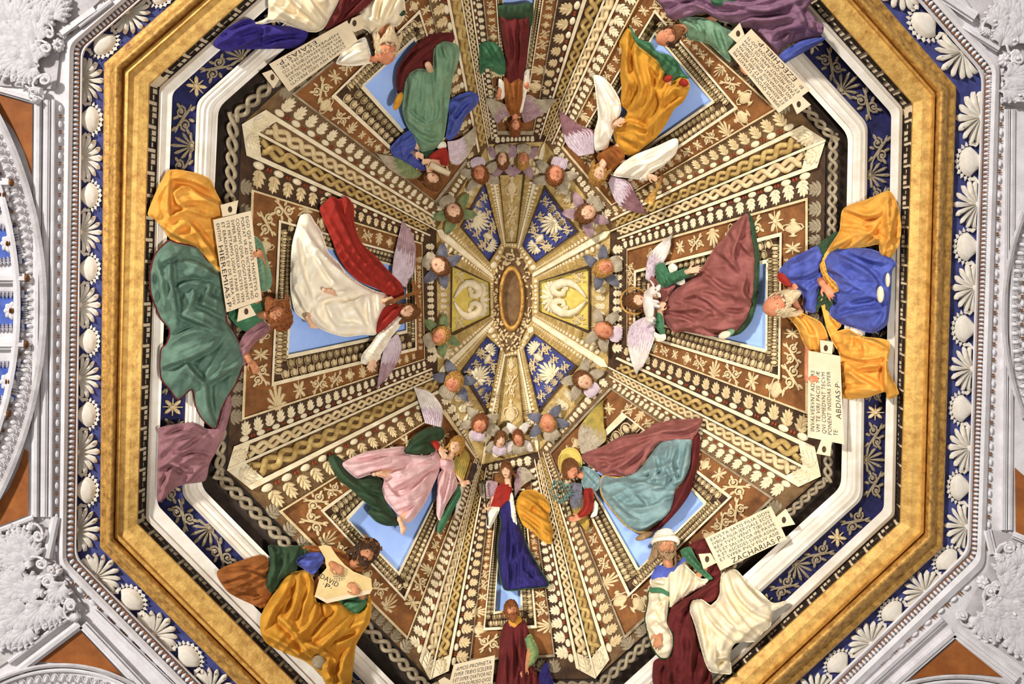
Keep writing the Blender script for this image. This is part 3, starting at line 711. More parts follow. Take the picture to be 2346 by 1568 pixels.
def cloth(fig, name, m, outline, h0=0, th=20, bulge=10, rim=16, folds='', rip=(90, 24, 3), amp=7, wid=8, ds=3.4, hem=None, parent=None):
    # drapery: shell over the limbs whose angular folds follow ridge lines, with pleats along an angle, closed by a skirt
    P2, Fc, R = sheet(q(outline), ds); x, y = P2[:, 0], P2[:, 1]; n = len(R)
    d = np.full(len(x), 1e9)
    for i in range(n): d = np.minimum(d, segdist(x, y, R[i], R[(i + 1) % n])[0])
    big = max(d.max(), 1); rr0 = min(rim * .55, big); e = np.clip(d / rr0, 0, 1); h = th * .45 * np.sqrt(1 - (1 - e) ** 2) + (bulge * .6 + th * .3) * np.sin(np.clip(d / big, 0, 1) * PI / 2)
    fade = np.clip(d / 5, 0, 1); L = [q(f) for f in folds.split(';') if f.strip()]; sd = sum(map(ord, name)) + int(fig.c[0]) + int(x.mean())
    if L or rip:
        t_ = relax(folded(x, y, R, L, amp * 3.1, wid * .9), Fc, len(x), 1, .25); h = h + fade * t_; h = h + fade * 2.2 * wob(x, y, sd + 3, .02)
    if rip:
        a = math.radians(rip[0]); s_ = x * math.sin(a) + y * math.cos(a) + rip[1] * .8 * wob(x, y, sd, .005)
        rr = 1 - np.abs(np.sin(s_ * PI / rip[1])); h = h + fade * rip[2] * 2.8 * (rr - .4) * np.clip(.6 + .9 * wob(x, y, sd + 5, .006), 0, 1)
    V = [(a, b, c + h0) for a, b, c in zip(x, y, h)]
    b = len(V); idx = {}
    for i in range(len(V)): idx[(round(float(x[i]), 2), round(float(y[i]), 2))] = i
    ring_ = [idx.get((round(float(p[0]), 2), round(float(p[1]), 2))) for p in R]; ring_ = [i for i in ring_ if i is not None]
    F2 = list(Fc)
    for j, i in enumerate(ring_): V.append((x[i] * .985 + x.mean() * .015, y[i] * .985 + y.mean() * .015, h0 - 14))
    k = len(ring_)
    for j in range(k): F2.append((ring_[j], ring_[(j + 1) % k], b + (j + 1) % k, b + j))
    o = fig.add(name, V, F2, m, True, parent)
    if hem is not None:
        hp = [(float(p[0]), float(p[1]), h0 + 3) for p in R]; hp.append(hp[0]); B = MB(); B.add(*tube(hp, 2.1, 5)); fig.mb('hem', B, hem, True, o)
    return o

# ---- anatomy (all in figure units)
def limb(fig, P, R, n=10, sub=5):                      # tapered limb through joints (x, y, h)
    P = [Vector(p) for p in P]; Q = []; Rr = []; R = list(R)
    if len(P) >= 3 and sub == 5:                        # what the clothes hide stays under them
        k0 = 2 if P[0].z >= 30 or (P[0].z >= 20 and R[0] <= 10 and P[1].z >= 18 and P[0].z > P[-1].z) else 0
        for i in range(k0, len(P) - (0 if k0 else 1)): P[i].z = min(P[i].z, 5); R[i] = min(R[i], 8)
    for i in range(len(P) - 1):
        p0, p1, p2, p3 = P[max(i - 1, 0)], P[i], P[i + 1], P[min(i + 2, len(P) - 1)]
        for j in range(sub):
            t = j / sub; c = .5 * ((2 * p1) + (p2 - p0) * t + (2 * p0 - 5 * p1 + 4 * p2 - p3) * t * t + (3 * p1 - p0 - 3 * p2 + p3) * t ** 3)
            Q.append(p1.lerp(p2, t).lerp(c, .6)); Rr.append(R[i] * (1 - t) + R[i + 1] * t)
    Q.append(P[-1]); Rr.append(R[-1]); fig.body.add(*tube(Q, Rr, n))
    for p, r in ((Q[0], Rr[0]), (Q[-1], Rr[-1])): fig.body.add(*ellipsoid(p, ((r, 0, 0), (0, r, 0), (0, 0, r)), 10, 6))
def hand(fig, x, y, h, ang, size, thumb=1, curl=.5, spread=.16, point=False):   # wrist point, direction in degrees (0 = right, 90 = up), length of the hand
    a = math.radians(ang); d = Vector((math.cos(a), -math.sin(a), 0)); s_ = Vector((math.sin(a), math.cos(a), 0)) * thumb; z = Vector((0, 0, 1)); w0 = Vector((x, y, h)); u = size
    B = fig.body; pc = w0 + d * .27 * u
    B.add(*ellipsoid(pc, (d * .29 * u, s_ * .21 * u, z * .11 * u), 12, 8))
    for i, (o, L) in enumerate(((.15, .40), (.05, .46), (-.05, .43), (-.15, .33))):
        r0 = .055 * u; cu = curl * (.15 if point and i == 0 else 1); base = w0 + d * (.46 - .03 * abs(i - 1)) * u + s_ * o * u + z * .02 * u
        e = (d + s_ * o * 2.2 * spread * 3).normalized(); b1 = base + (e * math.cos(cu * .6) + z * math.sin(cu * .25)) * L * .45 * u
        b2 = b1 + (e * math.cos(cu * 1.3) - z * math.sin(cu * 1.2)) * L * .32 * u; b3 = b2 + (e * math.cos(cu * 2.0) - z * math.sin(cu * 2.0)) * L * .25 * u
        limb(fig, [base - e * .12 * u, base, b1, b2, b3], [r0, r0, r0 * .95, r0 * .85, r0 * .6], 8, 3)
    t0 = w0 + d * .14 * u + s_ * .15 * u; t1 = t0 + (d * .55 + s_ * .75).normalized() * .2 * u + z * .04 * u; t2 = t1 + (d * .9 + s_ * .25).normalized() * .17 * u
    limb(fig, [w0 + d * .1 * u, t0, t1, t2], [.07 * u, .075 * u, .06 * u, .045 * u], 8, 3)
def foot(fig, x, y, h, ang, size, side=1):              # heel point, direction of the toes
    a = math.radians(ang); d = Vector((math.cos(a), -math.sin(a), 0)); s_ = Vector((math.sin(a), math.cos(a), 0)) * side; z = Vector((0, 0, 1)); p = Vector((x, y, h)); u = size; B = fig.body
    B.add(*ellipsoid(p + d * .12 * u, (d * .2 * u, s_ * .16 * u, z * .2 * u), 10, 7)); B.add(*ellipsoid(p + d * .45 * u, (d * .38 * u, s_ * .17 * u, z * .15 * u), 12, 7)); B.add(*ellipsoid(p + d * .68 * u, (d * .18 * u, s_ * .21 * u, z * .13 * u), 10, 7))
    for i in range(5):
        o = .17 - i * .085; L = .22 - .028 * i; r = (.075, .052, .05, .046, .042)[i] * u; b = p + d * (.78 - .035 * i) * u + s_ * o * u
        limb(fig, [b, b + d * L * u * .6 + z * .02 * u, b + d * L * u], [r, r, r * .75], 8, 2)
class Head:
    def __init__(s, fig, x, y, h, size, up, yaw=0, pitch=0, skin=None, wide=.36, child=False):
        a = math.radians(up); s.v = Vector((math.cos(a), -math.sin(a), 0)); s.u = Vector((math.sin(a), math.cos(a), 0)); s.w = Vector((0, 0, 1))
        yw, pt = math.radians(yaw), math.radians(pitch)
        u, v, w_ = s.u.copy(), s.v.copy(), s.w.copy()
        u, w_ = u * math.cos(yw) - w_ * math.sin(yw), w_ * math.cos(yw) + u * math.sin(yw)
        v, w_ = v * math.cos(pt) - w_ * math.sin(pt), w_ * math.cos(pt) + v * math.sin(pt)
        s.u, s.v, s.w = u, v, w_; s.c = Vector((x, y, h)); s.S = size; s.fig = fig; s.wide = wide; s.child = child
        nu, nv = 44, 32; V = []
        g = lambda a_, b_, ca, cb, sa, sb: math.exp(-((a_ - ca) / sa) ** 2 - ((b_ - cb) / sb) ** 2)
        def shape(dx, dy, dz):
            jaw = 1 - (.30 if not child else .12) * max(0, (-dy - .1) / .9) ** 1.3
            X, Y, Z = wide * dx * jaw, .5 * dy, .42 * dz * (1 - .12 * max(0, -dy))
            if dz > 0:
                f = 0
                f += .018 * g(abs(X), Y, .13, .075, .10, .035)
                f -= .040 * g(abs(X), Y, .135, .01, .065, .045)
                f += (.105 if not child else .06) * g(X, Y, 0, -.13, .045, .055) + .05 * g(X, Y, 0, -.03, .032, .09) + .03 * g(abs(X), Y, .055, -.15, .03, .03)
                f += .028 * g(X, Y, 0, -.25, .09, .022) - .018 * g(X, Y, 0, -.272, .085, .010) + .028 * g(X, Y, 0, -.296, .075, .022)
                f += .04 * g(X, Y, 0, -.42, .09, .06) + .022 * g(abs(X), Y, .20, -.13, .09, .09)
                Z += f
            return Vector((X, Y, Z))
        for j in range(1, nv):
            th = PI * j / nv
            for i in range(nu):
                p_ = 2 * PI * i / nu; p_ = p_ - .35 * math.sin(2 * p_)    # closer columns on the face
                V.append(s.P(*shape(math.sin(th) * math.sin(p_), math.cos(th), math.sin(th) * math.cos(p_))))
        Fc = grid_faces(nv - 1, nu, False, True); t = len(V); V.append(s.P(0, .5, 0)); V.append(s.P(0, -.5, 0))
        for i in range(nu): Fc.append((t, i, (i + 1) % nu)); o = (nv - 2) * nu; Fc.append((t + 1, o + (i + 1) % nu, o + i))
        fig.body.add(V, Fc)
        for sg in (-1, 1):                              # ears
            fig.body.add(*ellipsoid(s.P(sg * wide * 1.0, -.04, -.02), (s.u * .035 * size, s.v * .10 * size, s.w * .06 * size), 8, 6))
    def P(s, a, b, c): return s.c + (s.u * a + s.v * b + s.w * c) * s.S
    def face(s, iris, brow, lip, parent=None):
        f, S_ = s.fig, s.S
        z0 = .335 if not s.child else .34
        for sg in (-1, 1):
            B = MB(); B.add(*ellipsoid(s.P(sg * .135, .008, z0), (s.u * .062 * S_, s.v * .032 * S_, s.w * .045 * S_), 10, 6)); e = f.mb('eye', B, M_EYE, True, parent)
            I = MB(); I.add(*ellipsoid(s.P(sg * .135, .005, z0 + .032), (s.u * .026 * S_, s.v * .026 * S_, s.w * .020 * S_), 8, 5)); f.mb('pupil', I, iris, True, e)
            L = MB(); L.add(*tube([s.P(sg * (.07 + .043 * i), (.012, .040, .040, .012)[i], .378 - .010 * i) for i in range(4)], .0075 * S_, 4)); f.mb('eyelid', L, brow, True, e)
            Bw = MB(); Bw.add(*tube([s.P(sg * (.05 + .05 * i), .078 + (.018, .03, .026, .004)[i], .395 - .014 * i) for i in range(4)], [.012 * S_, .017 * S_, .015 * S_, .008 * S_], 5)); f.mb('eyebrow', Bw, brow, True, parent)
        for nm, y, a, z in (('upper_lip', -.252, .085, .405), ('lower_lip', -.292, .07, .400)):
            Lp = MB(); Lp.add(*ellipsoid(s.P(0, y, z), (s.u * a * S_, s.v * .017 * S_, s.w * .021 * S_), 10, 5)); f.mb(nm, Lp, lip, True, parent)
    def hair(s, m, curl=.10, vol=1.06, line=.20, n=170, bald=False, back=0., seed=1, name='hair', wave=1.0, parent=None, locks=0, down=.5):
        r = random.Random(seed); B = MB(); S_ = s.S; wd = s.wide / .36
        def cover(dx, dy, dz):                          # 1 on the scalp, 0 on the face
            hl = line * 1.9 - .55 * dx * dx - .05 * math.sin(9 * dx + seed)
            f = 1 - min(max((dz - .02) / .16, 0), 1) * min(max((hl - dy) / .10, 0), 1) * min(max((.90 - abs(dx)) / .12, 0), 1)
            if bald: f *= 1 - min(max((dy - .10) / .14, 0), 1) * min(max((dz + .75) / .2, 0), 1)
            return f * min(max((dy + .92) / .15, 0), 1)
        nu, nv = 40, 26; V = []
        for j in range(1, nv):
            th = PI * j / nv
            for i in range(nu):
                p_ = 2 * PI * i / nu; dx, dy, dz = math.sin(th) * math.sin(p_), math.cos(th), math.sin(th) * math.cos(p_); f = cover(dx, dy, dz)
                k = (.86 + (vol - .86) * f) + f * .035 * math.sin(7 * dx + 3 * dy + seed) * math.sin(8 * dy + 5 * dz)
                V.append(s.P(.37 * wd * dx * k, .52 * dy * k, .44 * dz * k))
        Fc = grid_faces(nv - 1, nu, False, True); t = len(V); kt = .8 if bald else vol; V.append(s.P(0, .52 * kt, 0)); V.append(s.P(0, -.42, 0))
        for i in range(nu): Fc.append((t, i, (i + 1) % nu)); o = (nv - 2) * nu; Fc.append((t + 1, o + (i + 1) % nu, o + i))
        B.add(V, Fc)
        for i in range(n):
            yy = 1 - 2 * (i + .5) / n; rr = math.sqrt(1 - yy * yy); p_ = i * 2.39996
            dx, dy, dz = rr * math.sin(p_), yy, rr * math.cos(p_)
            if cover(dx, dy, dz) < .7 or dz < -.7: continue
            c = Vector((.37 * wd * dx * vol, .52 * dy * vol, .44 * dz * vol)); nrm = Vector((dx, dy, dz)).normalized()
            t1 = Vector((0, -1, 0)) - nrm * (-nrm.y); t1 = t1.normalized() if t1.length > .05 else Vector((1, 0, 0)); t2 = nrm.cross(t1); ph = r.uniform(0, 6.3); P = []
            for j in range(7):
                k = j / 6; o = c + t1 * (curl * 2.1 * (k - .4)) + t2 * (curl * .32 * wave * math.sin(ph + k * 6)) + nrm * (.018 * math.cos(ph + k * 6) + .008); P.append(s.P(*o))
            w0 = curl * .27 * S_; B.add(*tube(P, [w0 * .5, w0, w0 * 1.05, w0, w0, w0 * .7, w0 * .2], 5))
        for i in range(locks * 2):                      # long locks falling at the sides
            sg = -1 if i % 2 else 1; k = r.uniform(0, 1); P = []
            for j in range(9):
                t = j / 8; P.append(s.P(sg * (.30 + .12 * k + (.06 + .06 * k) * math.sin(PI * t * .8) + .018 * wave * math.sin(9 * t + k * 9)), .16 - .25 * k - down * (.75 + .3 * k) * t, .16 - .40 * k + .03 * math.sin(8 * t + k * 5)))
            B.add(*tube(P, [.022 * S_, .034 * S_, .036 * S_, .036 * S_, .034 * S_, .03 * S_, .026 * S_, .018 * S_, .005 * S_], 5))
        return s.fig.mb(name, B, m, True, parent)
    def beard(s, m, length=.35, n=70, seed=2, thick=1., parent=None, wave=1.):
        r = random.Random(seed); B = MB(); S_ = s.S
        V = []; nu, nv = 18, 9                          # solid core of the beard, wrapped round the jaw
        for j in range(nv):
            t = j / (nv - 1)
            for i in range(nu):
                a = (i / (nu - 1) - .5) * 2 * 1.55; kx = .345 * (1 - .55 * t * t); y0 = -.10 - .235 * math.cos(a) ** .8 * (1 if abs(a) < 1.5 else .3) if math.cos(a) > 0 else -.1
                V.append(s.P(kx * math.sin(a), y0 - t * length * (.35 + .65 * max(math.cos(a), 0)), (.37 * math.cos(a) + .02) * (1 - .3 * t) + .05 * math.sin(PI * t) + .008 * math.sin(9 * a + 4 * t)))
        B.add(V, grid_faces(nv, nu)); B.add([v - s.w * .10 * S_ for v in V], [tuple(reversed(f)) for f in grid_faces(nv, nu)])
        for i in range(n * 2):
            a = (r.random() - .5) * 2; ang = a * 1.5; k = r.random(); cz = math.cos(ang)
            x0 = .35 * math.sin(ang); z0 = .41 * cz + .015; y0 = -.12 - .20 * cz - .16 * k * cz; L = length * (.45 + .55 * cz) * r.uniform(.7, 1.08) * (1.05 - .3 * k); P = []; ph = r.uniform(0, 6.3)
            for j in range(7):
                t = j / 6; P.append(s.P(x0 * (1.0 - .5 * t * t) + .018 * wave * math.sin(ph + 7 * t), y0 - L * t, z0 * (1 - .25 * t) + .05 * math.sin(PI * t) + .02 + .01 * math.cos(ph + 7 * t)))
            w0 = .021 * thick * S_; B.add(*tube(P, [w0 * .6, w0, w0 * 1.1, w0, w0 * .9, w0 * .6, w0 * .15], 5))
        for sg in (-1, 1):                              # moustache
            for q_ in range(4): B.add(*tube([s.P(sg * (.02 + .05 * j), -.215 - .010 * q_ - .028 * j * (.5 + .25 * q_), .43 - .018 * j) for j in range(4)], [.014 * S_, .018 * S_, .015 * S_, .006 * S_], 5))
        return s.fig.mb('beard', B, m, True, parent)
def finish_body(fig, m, voxel=.0058, name='body'):      # the anatomy fused into one continuous skin
    B = fig.body
    V = fig.pts([tuple(v) for v in B.V]) - np.array(fig.o.location)
    me = mesh(name, V, B.F, m); o = bpy.data.objects.new(name, me); COL.objects.link(o)
    md = o.modifiers.new('fuse', 'REMESH'); md.mode = 'VOXEL'; md.voxel_size = voxel; md.use_smooth_shade = True
    sm = o.modifiers.new('soft', 'SMOOTH'); sm.factor = .4; sm.iterations = 2
    dg = bpy.context.evaluated_depsgraph_get(); ev = o.evaluated_get(dg); nm = bpy.data.meshes.new_from_object(ev)
    o.modifiers.clear(); o.data = nm; nm.name = name
    if not nm.materials: nm.materials.append(m)
    nm.polygons.foreach_set('use_smooth', [True] * len(nm.polygons)); o.parent = fig.o
    return o
def wing(fig, name, m, lead, trail, n=9, h0=4, arch=10, cov=None, parent=None, cl=.5):
    # feathered wing: feathers run from root to tip between the leading and the trailing edge, each overlapping the next
    def res(P, k):
        P = q(P); P = [Vector(p) for p in P]; L = [0]
        for i in range(len(P) - 1): L.append(L[-1] + (P[i + 1] - P[i]).length)
        out = []
        for j in range(k):
            t = L[-1] * j / (k - 1); i = max(i_ for i_ in range(len(P)) if L[i_] <= t + 1e-9); i = min(i, len(P) - 2); out.append(P[i].lerp(P[i + 1], (t - L[i]) / max(L[i + 1] - L[i], 1e-9)))
        for _ in range(2): out = [out[0]] + [(out[i - 1] + out[i] * 2 + out[i + 1]) / 4 for i in range(1, k - 1)] + [out[-1]]
        return out
    K = 16; A = res(lead, K); Bq = res(trail, K); B = MB()
    def strip_(a0, a1, s0, s1, hh, B_, K2=K):
        V = []
        for i in range(K2):
            t = s0 + (s1 - s0) * i / (K2 - 1); f = t * (K - 1); i0 = min(int(f), K - 2); g = f - i0; p = A[i0].lerp(A[i0 + 1], g); r = Bq[i0].lerp(Bq[i0 + 1], g)
            tap = 1 if i < K2 - 1 else .25
            for k, (wv, dz) in enumerate(((0, 0), (.35, 1.6), (.5, 2.6), (.65, 1.6), (1, -.4))):
                a = (a0 + a1) / 2 + (a0 - (a0 + a1) / 2 + (a1 - a0) * wv) * tap; o = p.lerp(r, a); V.append((o.x, o.y, hh + arch * math.sin(PI * min(t + .12, 1)) * math.sin(PI * (.15 + .75 * a)) + dz))
        b = len(V); V += [(v[0], v[1], v[2] - 5) for v in V[:]]
        Fc = grid_faces(K2, 5); Fc += [(b + f[3], b + f[2], b + f[1], b + f[0]) for f in grid_faces(K2, 5)]
        for i in range(K2 - 1): Fc.append((i * 5, (i + 1) * 5, b + (i + 1) * 5, b + i * 5)); Fc.append((i * 5 + 4, b + i * 5 + 4, b + (i + 1) * 5 + 4, (i + 1) * 5 + 4))
        B_.add(V, Fc)
    for j in range(n): strip_(j / n, (j + 1.12) / n if j < n - 1 else 1, .0, 1 - .22 * (j / n) ** 1.5 if n > 4 else 1, h0 + .35 * j, B)
    o = fig.mb(name, B, m, True, parent)
    if cov is not None:
        C_ = MB()
        for row_, (s0, s1, nn) in enumerate(((.16, cl, n), (.06, cl * .72, n - 1), (0, cl * .42, n - 2))):
            for j in range(max(nn, 2)): strip_(j / nn * .96, (j + 1.1) / nn * .96 if j < nn - 1 else .98, s0, s1 - .05 * (j % 2), h0 + 3 + 2 * row_, C_, 6)
        fig.mb('coverts', C_, cov, True, o)
    return o
def shape3(fig, name, m, outline, h0, th, ds=5, parent=None, flat=True, rim=3, sm=False):   # board or tablet with real thickness
    P = q(outline) if isinstance(outline, str) else outline
    B = MB(); n = len(P)
    V = [(x, y, h0 + th) for x, y in P] + [(x, y, h0) for x, y in P]
    Fc = [tuple(range(n)), tuple(range(2 * n - 1, n - 1, -1))] + [(i, n + i, n + (i + 1) % n, (i + 1) % n) for i in range(n)]
    return fig.add(name, V, Fc, m, sm, parent)
def blob(fig, name, m, x, y, h, a, b, c, ang=0, parent=None):
    t = math.radians(ang); d = Vector((math.cos(t), -math.sin(t), 0)); e = Vector((math.sin(t), math.cos(t), 0)); B = MB(); B.add(*ellipsoid((x, y, h), (d * a, e * b, (0, 0, c)), 14, 9)); return fig.mb(name, B, m, True, parent)
FC = {}
def glyphs(body):                                      # outline of a line of capitals as triangles, unit cap height
    if body in FC: return FC[body]
    cu = bpy.data.curves.new('letters', 'FONT'); cu.body = body; cu.size = 1; cu.space_character = 1.08; cu.resolution_u = 3
    o = bpy.data.objects.new('letters', cu); COL.objects.link(o); dg = bpy.context.evaluated_depsgraph_get(); dg.update()
    me = bpy.data.meshes.new_from_object(o.evaluated_get(dg)); V = np.array([v.co[:] for v in me.vertices]); Fc = [tuple(p.vertices) for p in me.polygons]
    bpy.data.objects.remove(o); bpy.data.curves.remove(cu); bpy.data.meshes.remove(me); FC[body] = (V, Fc); return FC[body]
def writing(fig, quad, lines, h, m, parent=None, bold=0.):    # lines: (text, s0, s1, t of the baseline, cap height in t); quad read TL TR BR BL
    tl, tr, br, bl = [np.array(p, float) for p in quad]; B = MB()
    for (tx, s0, s1, t, cap) in lines:
        V, Fc = glyphs(tx)
        if len(V) == 0: continue
        x0, x1 = V[:, 0].min(), V[:, 0].max(); s_ = s0 + (V[:, 0] - x0) / (x1 - x0) * (s1 - s0); tt = t - V[:, 1] / .72 * cap
        P = (tl * (1 - s_)[:, None] + tr * s_[:, None]) * (1 - tt)[:, None] + (bl * (1 - s_)[:, None] + br * s_[:, None]) * tt[:, None]
        B.add([(p[0], p[1], h) for p in P], Fc)
    return fig.mb('lettering', B, m, False, parent)
M_EYE = mat('eye_white', (238, 228, 210)); M_IRIS = mat('dark_iris', (58, 40, 28)); M_LIP = mat('lip_rose', (186, 104, 84))
M_SKIN = mat('fair_skin', (238, 200, 166), (222, 170, 132), scale=14); M_SKIN2 = mat('tanned_skin', (206, 146, 104), (176, 112, 74), scale=14); M_RUDDY = mat('ruddy_skin', (226, 160, 120), (196, 118, 82), scale=12)
M_HBROWN = mat('brown_hair', (140, 90, 48), (96, 58, 28), scale=30); M_HDARK = mat('dark_brown_hair', (88, 60, 38), (56, 36, 24), scale=30); M_HGREY = mat('white_hair', (226, 206, 170), (188, 160, 116), scale=30); M_HGOLD = mat('golden_hair', (206, 160, 84), (150, 104, 44), scale=30); M_HRED = mat('auburn_hair', (156, 92, 46), (110, 60, 28), scale=30)
def cl(name, a, b=None): return mat(name, a, b or tuple(int(v * .72) for v in a), scale=7, rough=.85, bump=.12, bscale=120, mix=(.3, .72))
# ------------------------------------------------------------------ the seated prophets and the flying angels
C_GREEN = cl('sage_green_cloth', (112, 140, 120), (76, 100, 86)); C_YEL = cl('amber_cloth', (238, 180, 84), (214, 144, 50)); C_MAUVE = cl('mauve_cloth', (164, 118, 120), (128, 84, 90))
C_WHITE = cl('ivory_cloth', (252, 246, 230), (240, 226, 196)); C_RED = cl('brick_red_cloth', (172, 48, 34), (132, 32, 24)); C_MAROON = cl('maroon_cloth', (112, 36, 34), (80, 24, 24))
C_ROSE = cl('rose_brown_cloth', (164, 100, 92), (128, 70, 64)); C_BLUE = cl('cobalt_cloth', (92, 106, 186), (58, 66, 136)); C_VIOLET = cl('deep_violet_cloth', (66, 52, 148), (38, 28, 92)); C_LEAF = cl('leaf_green_cloth', (78, 130, 92), (50, 94, 62))
C_AQUA = cl('pale_green_cloth', (136, 168, 134), (100, 134, 104)); C_DKGREEN = cl('bottle_green_cloth', (58, 82, 54), (36, 54, 34)); C_PURPLE = cl('plum_cloth', (158, 118, 138), (114, 78, 102)); C_OCH = cl('ochre_cloth', (220, 162, 56), (184, 122, 32))
C_BROWN = cl('russet_cloth', (166, 100, 42), (120, 66, 26)); C_PINK = cl('pink_silk', (236, 200, 196), (206, 156, 156)); C_TEAL = cl('grey_teal_cloth', (146, 170, 168), (104, 132, 132)); C_CREAMC = cl('cream_wool', (246, 234, 206), (228, 208, 168)); C_IND = cl('dark_indigo_cloth', (52, 44, 116), (30, 24, 70))
W_MAUVE = mat('mauve_feathers', (190, 160, 162), (150, 116, 120), scale=12); W_WHITE = mat('white_feathers', (240, 232, 222), (210, 196, 182), scale=12); W_TAN = mat('grey_tan_feathers', (196, 182, 156), (156, 140, 114), scale=12); W_OCH = mat('gold_green_feathers', (206, 168, 78), (140, 132, 66), scale=9); W_LILAC = mat('lilac_covert_feathers', (222, 206, 210), (194, 170, 178), scale=14); W_PLUM = mat('plum_feathers', (160, 116, 118), (118, 78, 84), scale=12)
W_SLATE = mat('slate_feathers', (132, 130, 140), (94, 92, 102), scale=12); W_GREEN = mat('green_feathers', (150, 160, 108), (104, 116, 76), scale=12)
def board(fig, quad, tabs, holes, h0=40, th=5, m=None):
    shape3(fig, 'tablet', m or M_PAPER, quad, h0, th)
    for i, (t, hl) in enumerate(zip(tabs, holes)):
        o = shape3(fig, 'tab', m or M_PAPER, t, h0 - .5, th)
        B = MB(); B.add(*ellipsoid((hl[0], hl[1], h0 + th - .5), ((5, 0, 0), (0, 7.5, 0), (0, 0, .9)), 12, 6)); fig.mb('hole', B, M_DARK, True, o)
def tabfig(label, quad, tabs, holes, lines, h0, ref):
    f = Fig('name_tablet', label, 'tablet', quad); f.k, f.c, f.s0 = ref.k, ref.c, ref.s0; f.o.location = f.pt(quad[0][0], quad[0][1], h0)
    board(f, quad, tabs, holes, h0, 4); writing(f, quad, lines[:-1], h0 + 4.4, M_INK); writing(f, quad, lines[-1:], h0 + 4.4, M_INK); f.o['group'] = 'inscribed name tablets'; return f
LN = lambda L, t0, dt, cap, s0=.05, s1=.95: [(x, s0, s1, t0 + dt * (i + 1), cap) for i, x in enumerate(L)]

# --- prophet on the left side
f = Fig('person', 'person in a dark green cloak and amber mantle with brown beard, seated at left edge', 'person', 'A1 1150,1150 1500,1440 1000,1450 A2 1150,150 1655,980 1460,1425 1090,900 1020,480 B2 230,720 60,180 A3 1050,330 1370,210')
cloth(f, 'mantle', C_YEL, 'A1 1150,1150 1300,1165 1420,1210 1465,1300 1520,1420 1500,1568 A2 1500,300 1520,400 1490,380 1390,270 1330,200 1200,165 1150,140 1110,80 1050,10 A1 1000,1450 1060,1290 1090,1230', 0, 22, 12, 16, 'A1 1150,1160 1130,1440 1180,1568;A1 1160,1280 1210,1400 1400,1460;A1 1300,1300 1400,1360 1500,1400;A1 1150,1200 1320,1220 1440,1290;A1 1110,1500 1230,1430 1360,1400;A2 1060,20 1180,110 1350,180;A2 1250,0 1350,120 1450,260;A2 1150,110 1200,60 1300,20', (30, 30, 4), 9, 9)
cloth(f, 'cloak', C_GREEN, 'A2 1150,150 1200,170 1340,200 1400,280 1470,330 1500,380 1530,600 1535,700 1600,800 1640,900 1655,980 1600,1120 1550,1200 1500,1300 1460,1425 1380,1370 1330,1280 1300,1160 1210,1230 1150,1160 1090,1080 1090,900 1130,850 1150,760 1090,680 1050,590 1020,480 1020,360 1050,250 1110,180', 2, 26, 16, 20, 'A2 1150,250 1150,400 1180,560 1200,700;A2 1060,300 1100,450 1110,620;A2 1180,480 1300,430 1460,470;A2 1200,640 1350,700 1510,780;A2 1150,850 1300,760 1500,770;A2 1100,1000 1240,960 1420,880 1500,790;A2 1240,960 1310,1060 1390,1130;A2 1390,1130 1480,1060 1640,980;A2 1400,1130 1400,1280 1450,1420;A2 1300,560 1400,590 1530,660;A2 1250,300 1350,320 1480,400;A2 1090,300 1200,240;A2 1300,450 1320,530 1280,620;A2 1400,520 1430,440', (70, 34, 4), 10, 9, hem=C_MAROON)
cloth(f, 'lower_drape', C_MAUVE, 'P 365,980 440,968 475,983 500,975 520,900 532,925 512,1000 497,1032 480,1064 470,1102 425,1110 400,1120 370,1150 360,1143 361,1060 363,1000', -2, 20, 8, 14, 'A2 1110,1500 1250,1450 1400,1480;A3 1070,120 1150,90 1250,150 1330,140;A3 1200,60 1330,40 1400,60;A3 1240,235 1300,150 1390,80;A3 1080,330 1120,200 1160,100;A2 1200,1568 1300,1490 1380,1440', (40, 22, 4), 8, 7)
cloth(f, 'upper_sleeve', C_AQUA, 'P 575,540 600,555 614,600 624,640 618,662 596,668 580,610', 4, 18, 6, 12, 'P 590,560 604,610 606,655', (20, 10, 3))
cloth(f, 'chest_cloth', C_LEAF, 'P 525,715 600,690 604,735 566,760 540,745', 2, 16, 5, 12, '', (30, 14, 3))
cloth(f, 'lower_sleeve', C_MAUVE, 'P 548,790 560,765 584,744 604,736 620,752 606,772 584,786 570,808 565,838 553,830', 6, 20, 8, 12, 'P 560,800 580,770 606,755', (30, 14, 3))
h = Head(f, 640, 722, 44, 62, -62, 18, -6)
limb(f, [(640, 720, 34), (612, 722, 24), (590, 722, 10), (566, 724, 6)], [14, 12, 12, 10]); limb(f, [(590, 745, 14), (562, 800, 20), (572, 828, 30)], [11, 9, 8]); hand(f, 574, 826, 30, -60, 42, 1, .35)
limb(f, [(590, 700, 14), (604, 620, 16), (596, 580, 40)], [11, 9, 8]); hand(f, 600, 585, 42, 172, 34, 1, 1.0)
finish_body(f, M_SKIN2); h.face(M_IRIS, M_HRED, M_LIP); h.hair(M_HRED, .12, 1.14, .16, 200, seed=3, locks=26, down=.55); h.beard(M_HRED, .42, 90, thick=1.2)
T = tabfig('cream name tablet with six lines of dark capitals held by the bearded figure in green', [(575, 483), (600, 688), (519, 716), (488, 504)], [[(541, 490), (510, 497), (505, 470), (546, 459)], [(547, 708), (573, 698), (587, 722), (543, 738)]], [(527, 480), (564, 714)],
       LN(['EGO QSI AGNVS MASVETVS Q', 'PORTAT VR AD VICTIMAM ET NO', 'COGNOVI QVIA COGITAVERVNT', 'SVPER ME CONSILIA DICETES VEN', 'ITE MITTAMVS LIGNV I PANE EIVS', 'ET ERADAMVS EV DE TERRA VIV'], .035, .128, .085) + [('ENTIVM', .05, .24, .935, .085), ('HIEREMIAS·P·', .29, .985, .96, .125)], 40, f)

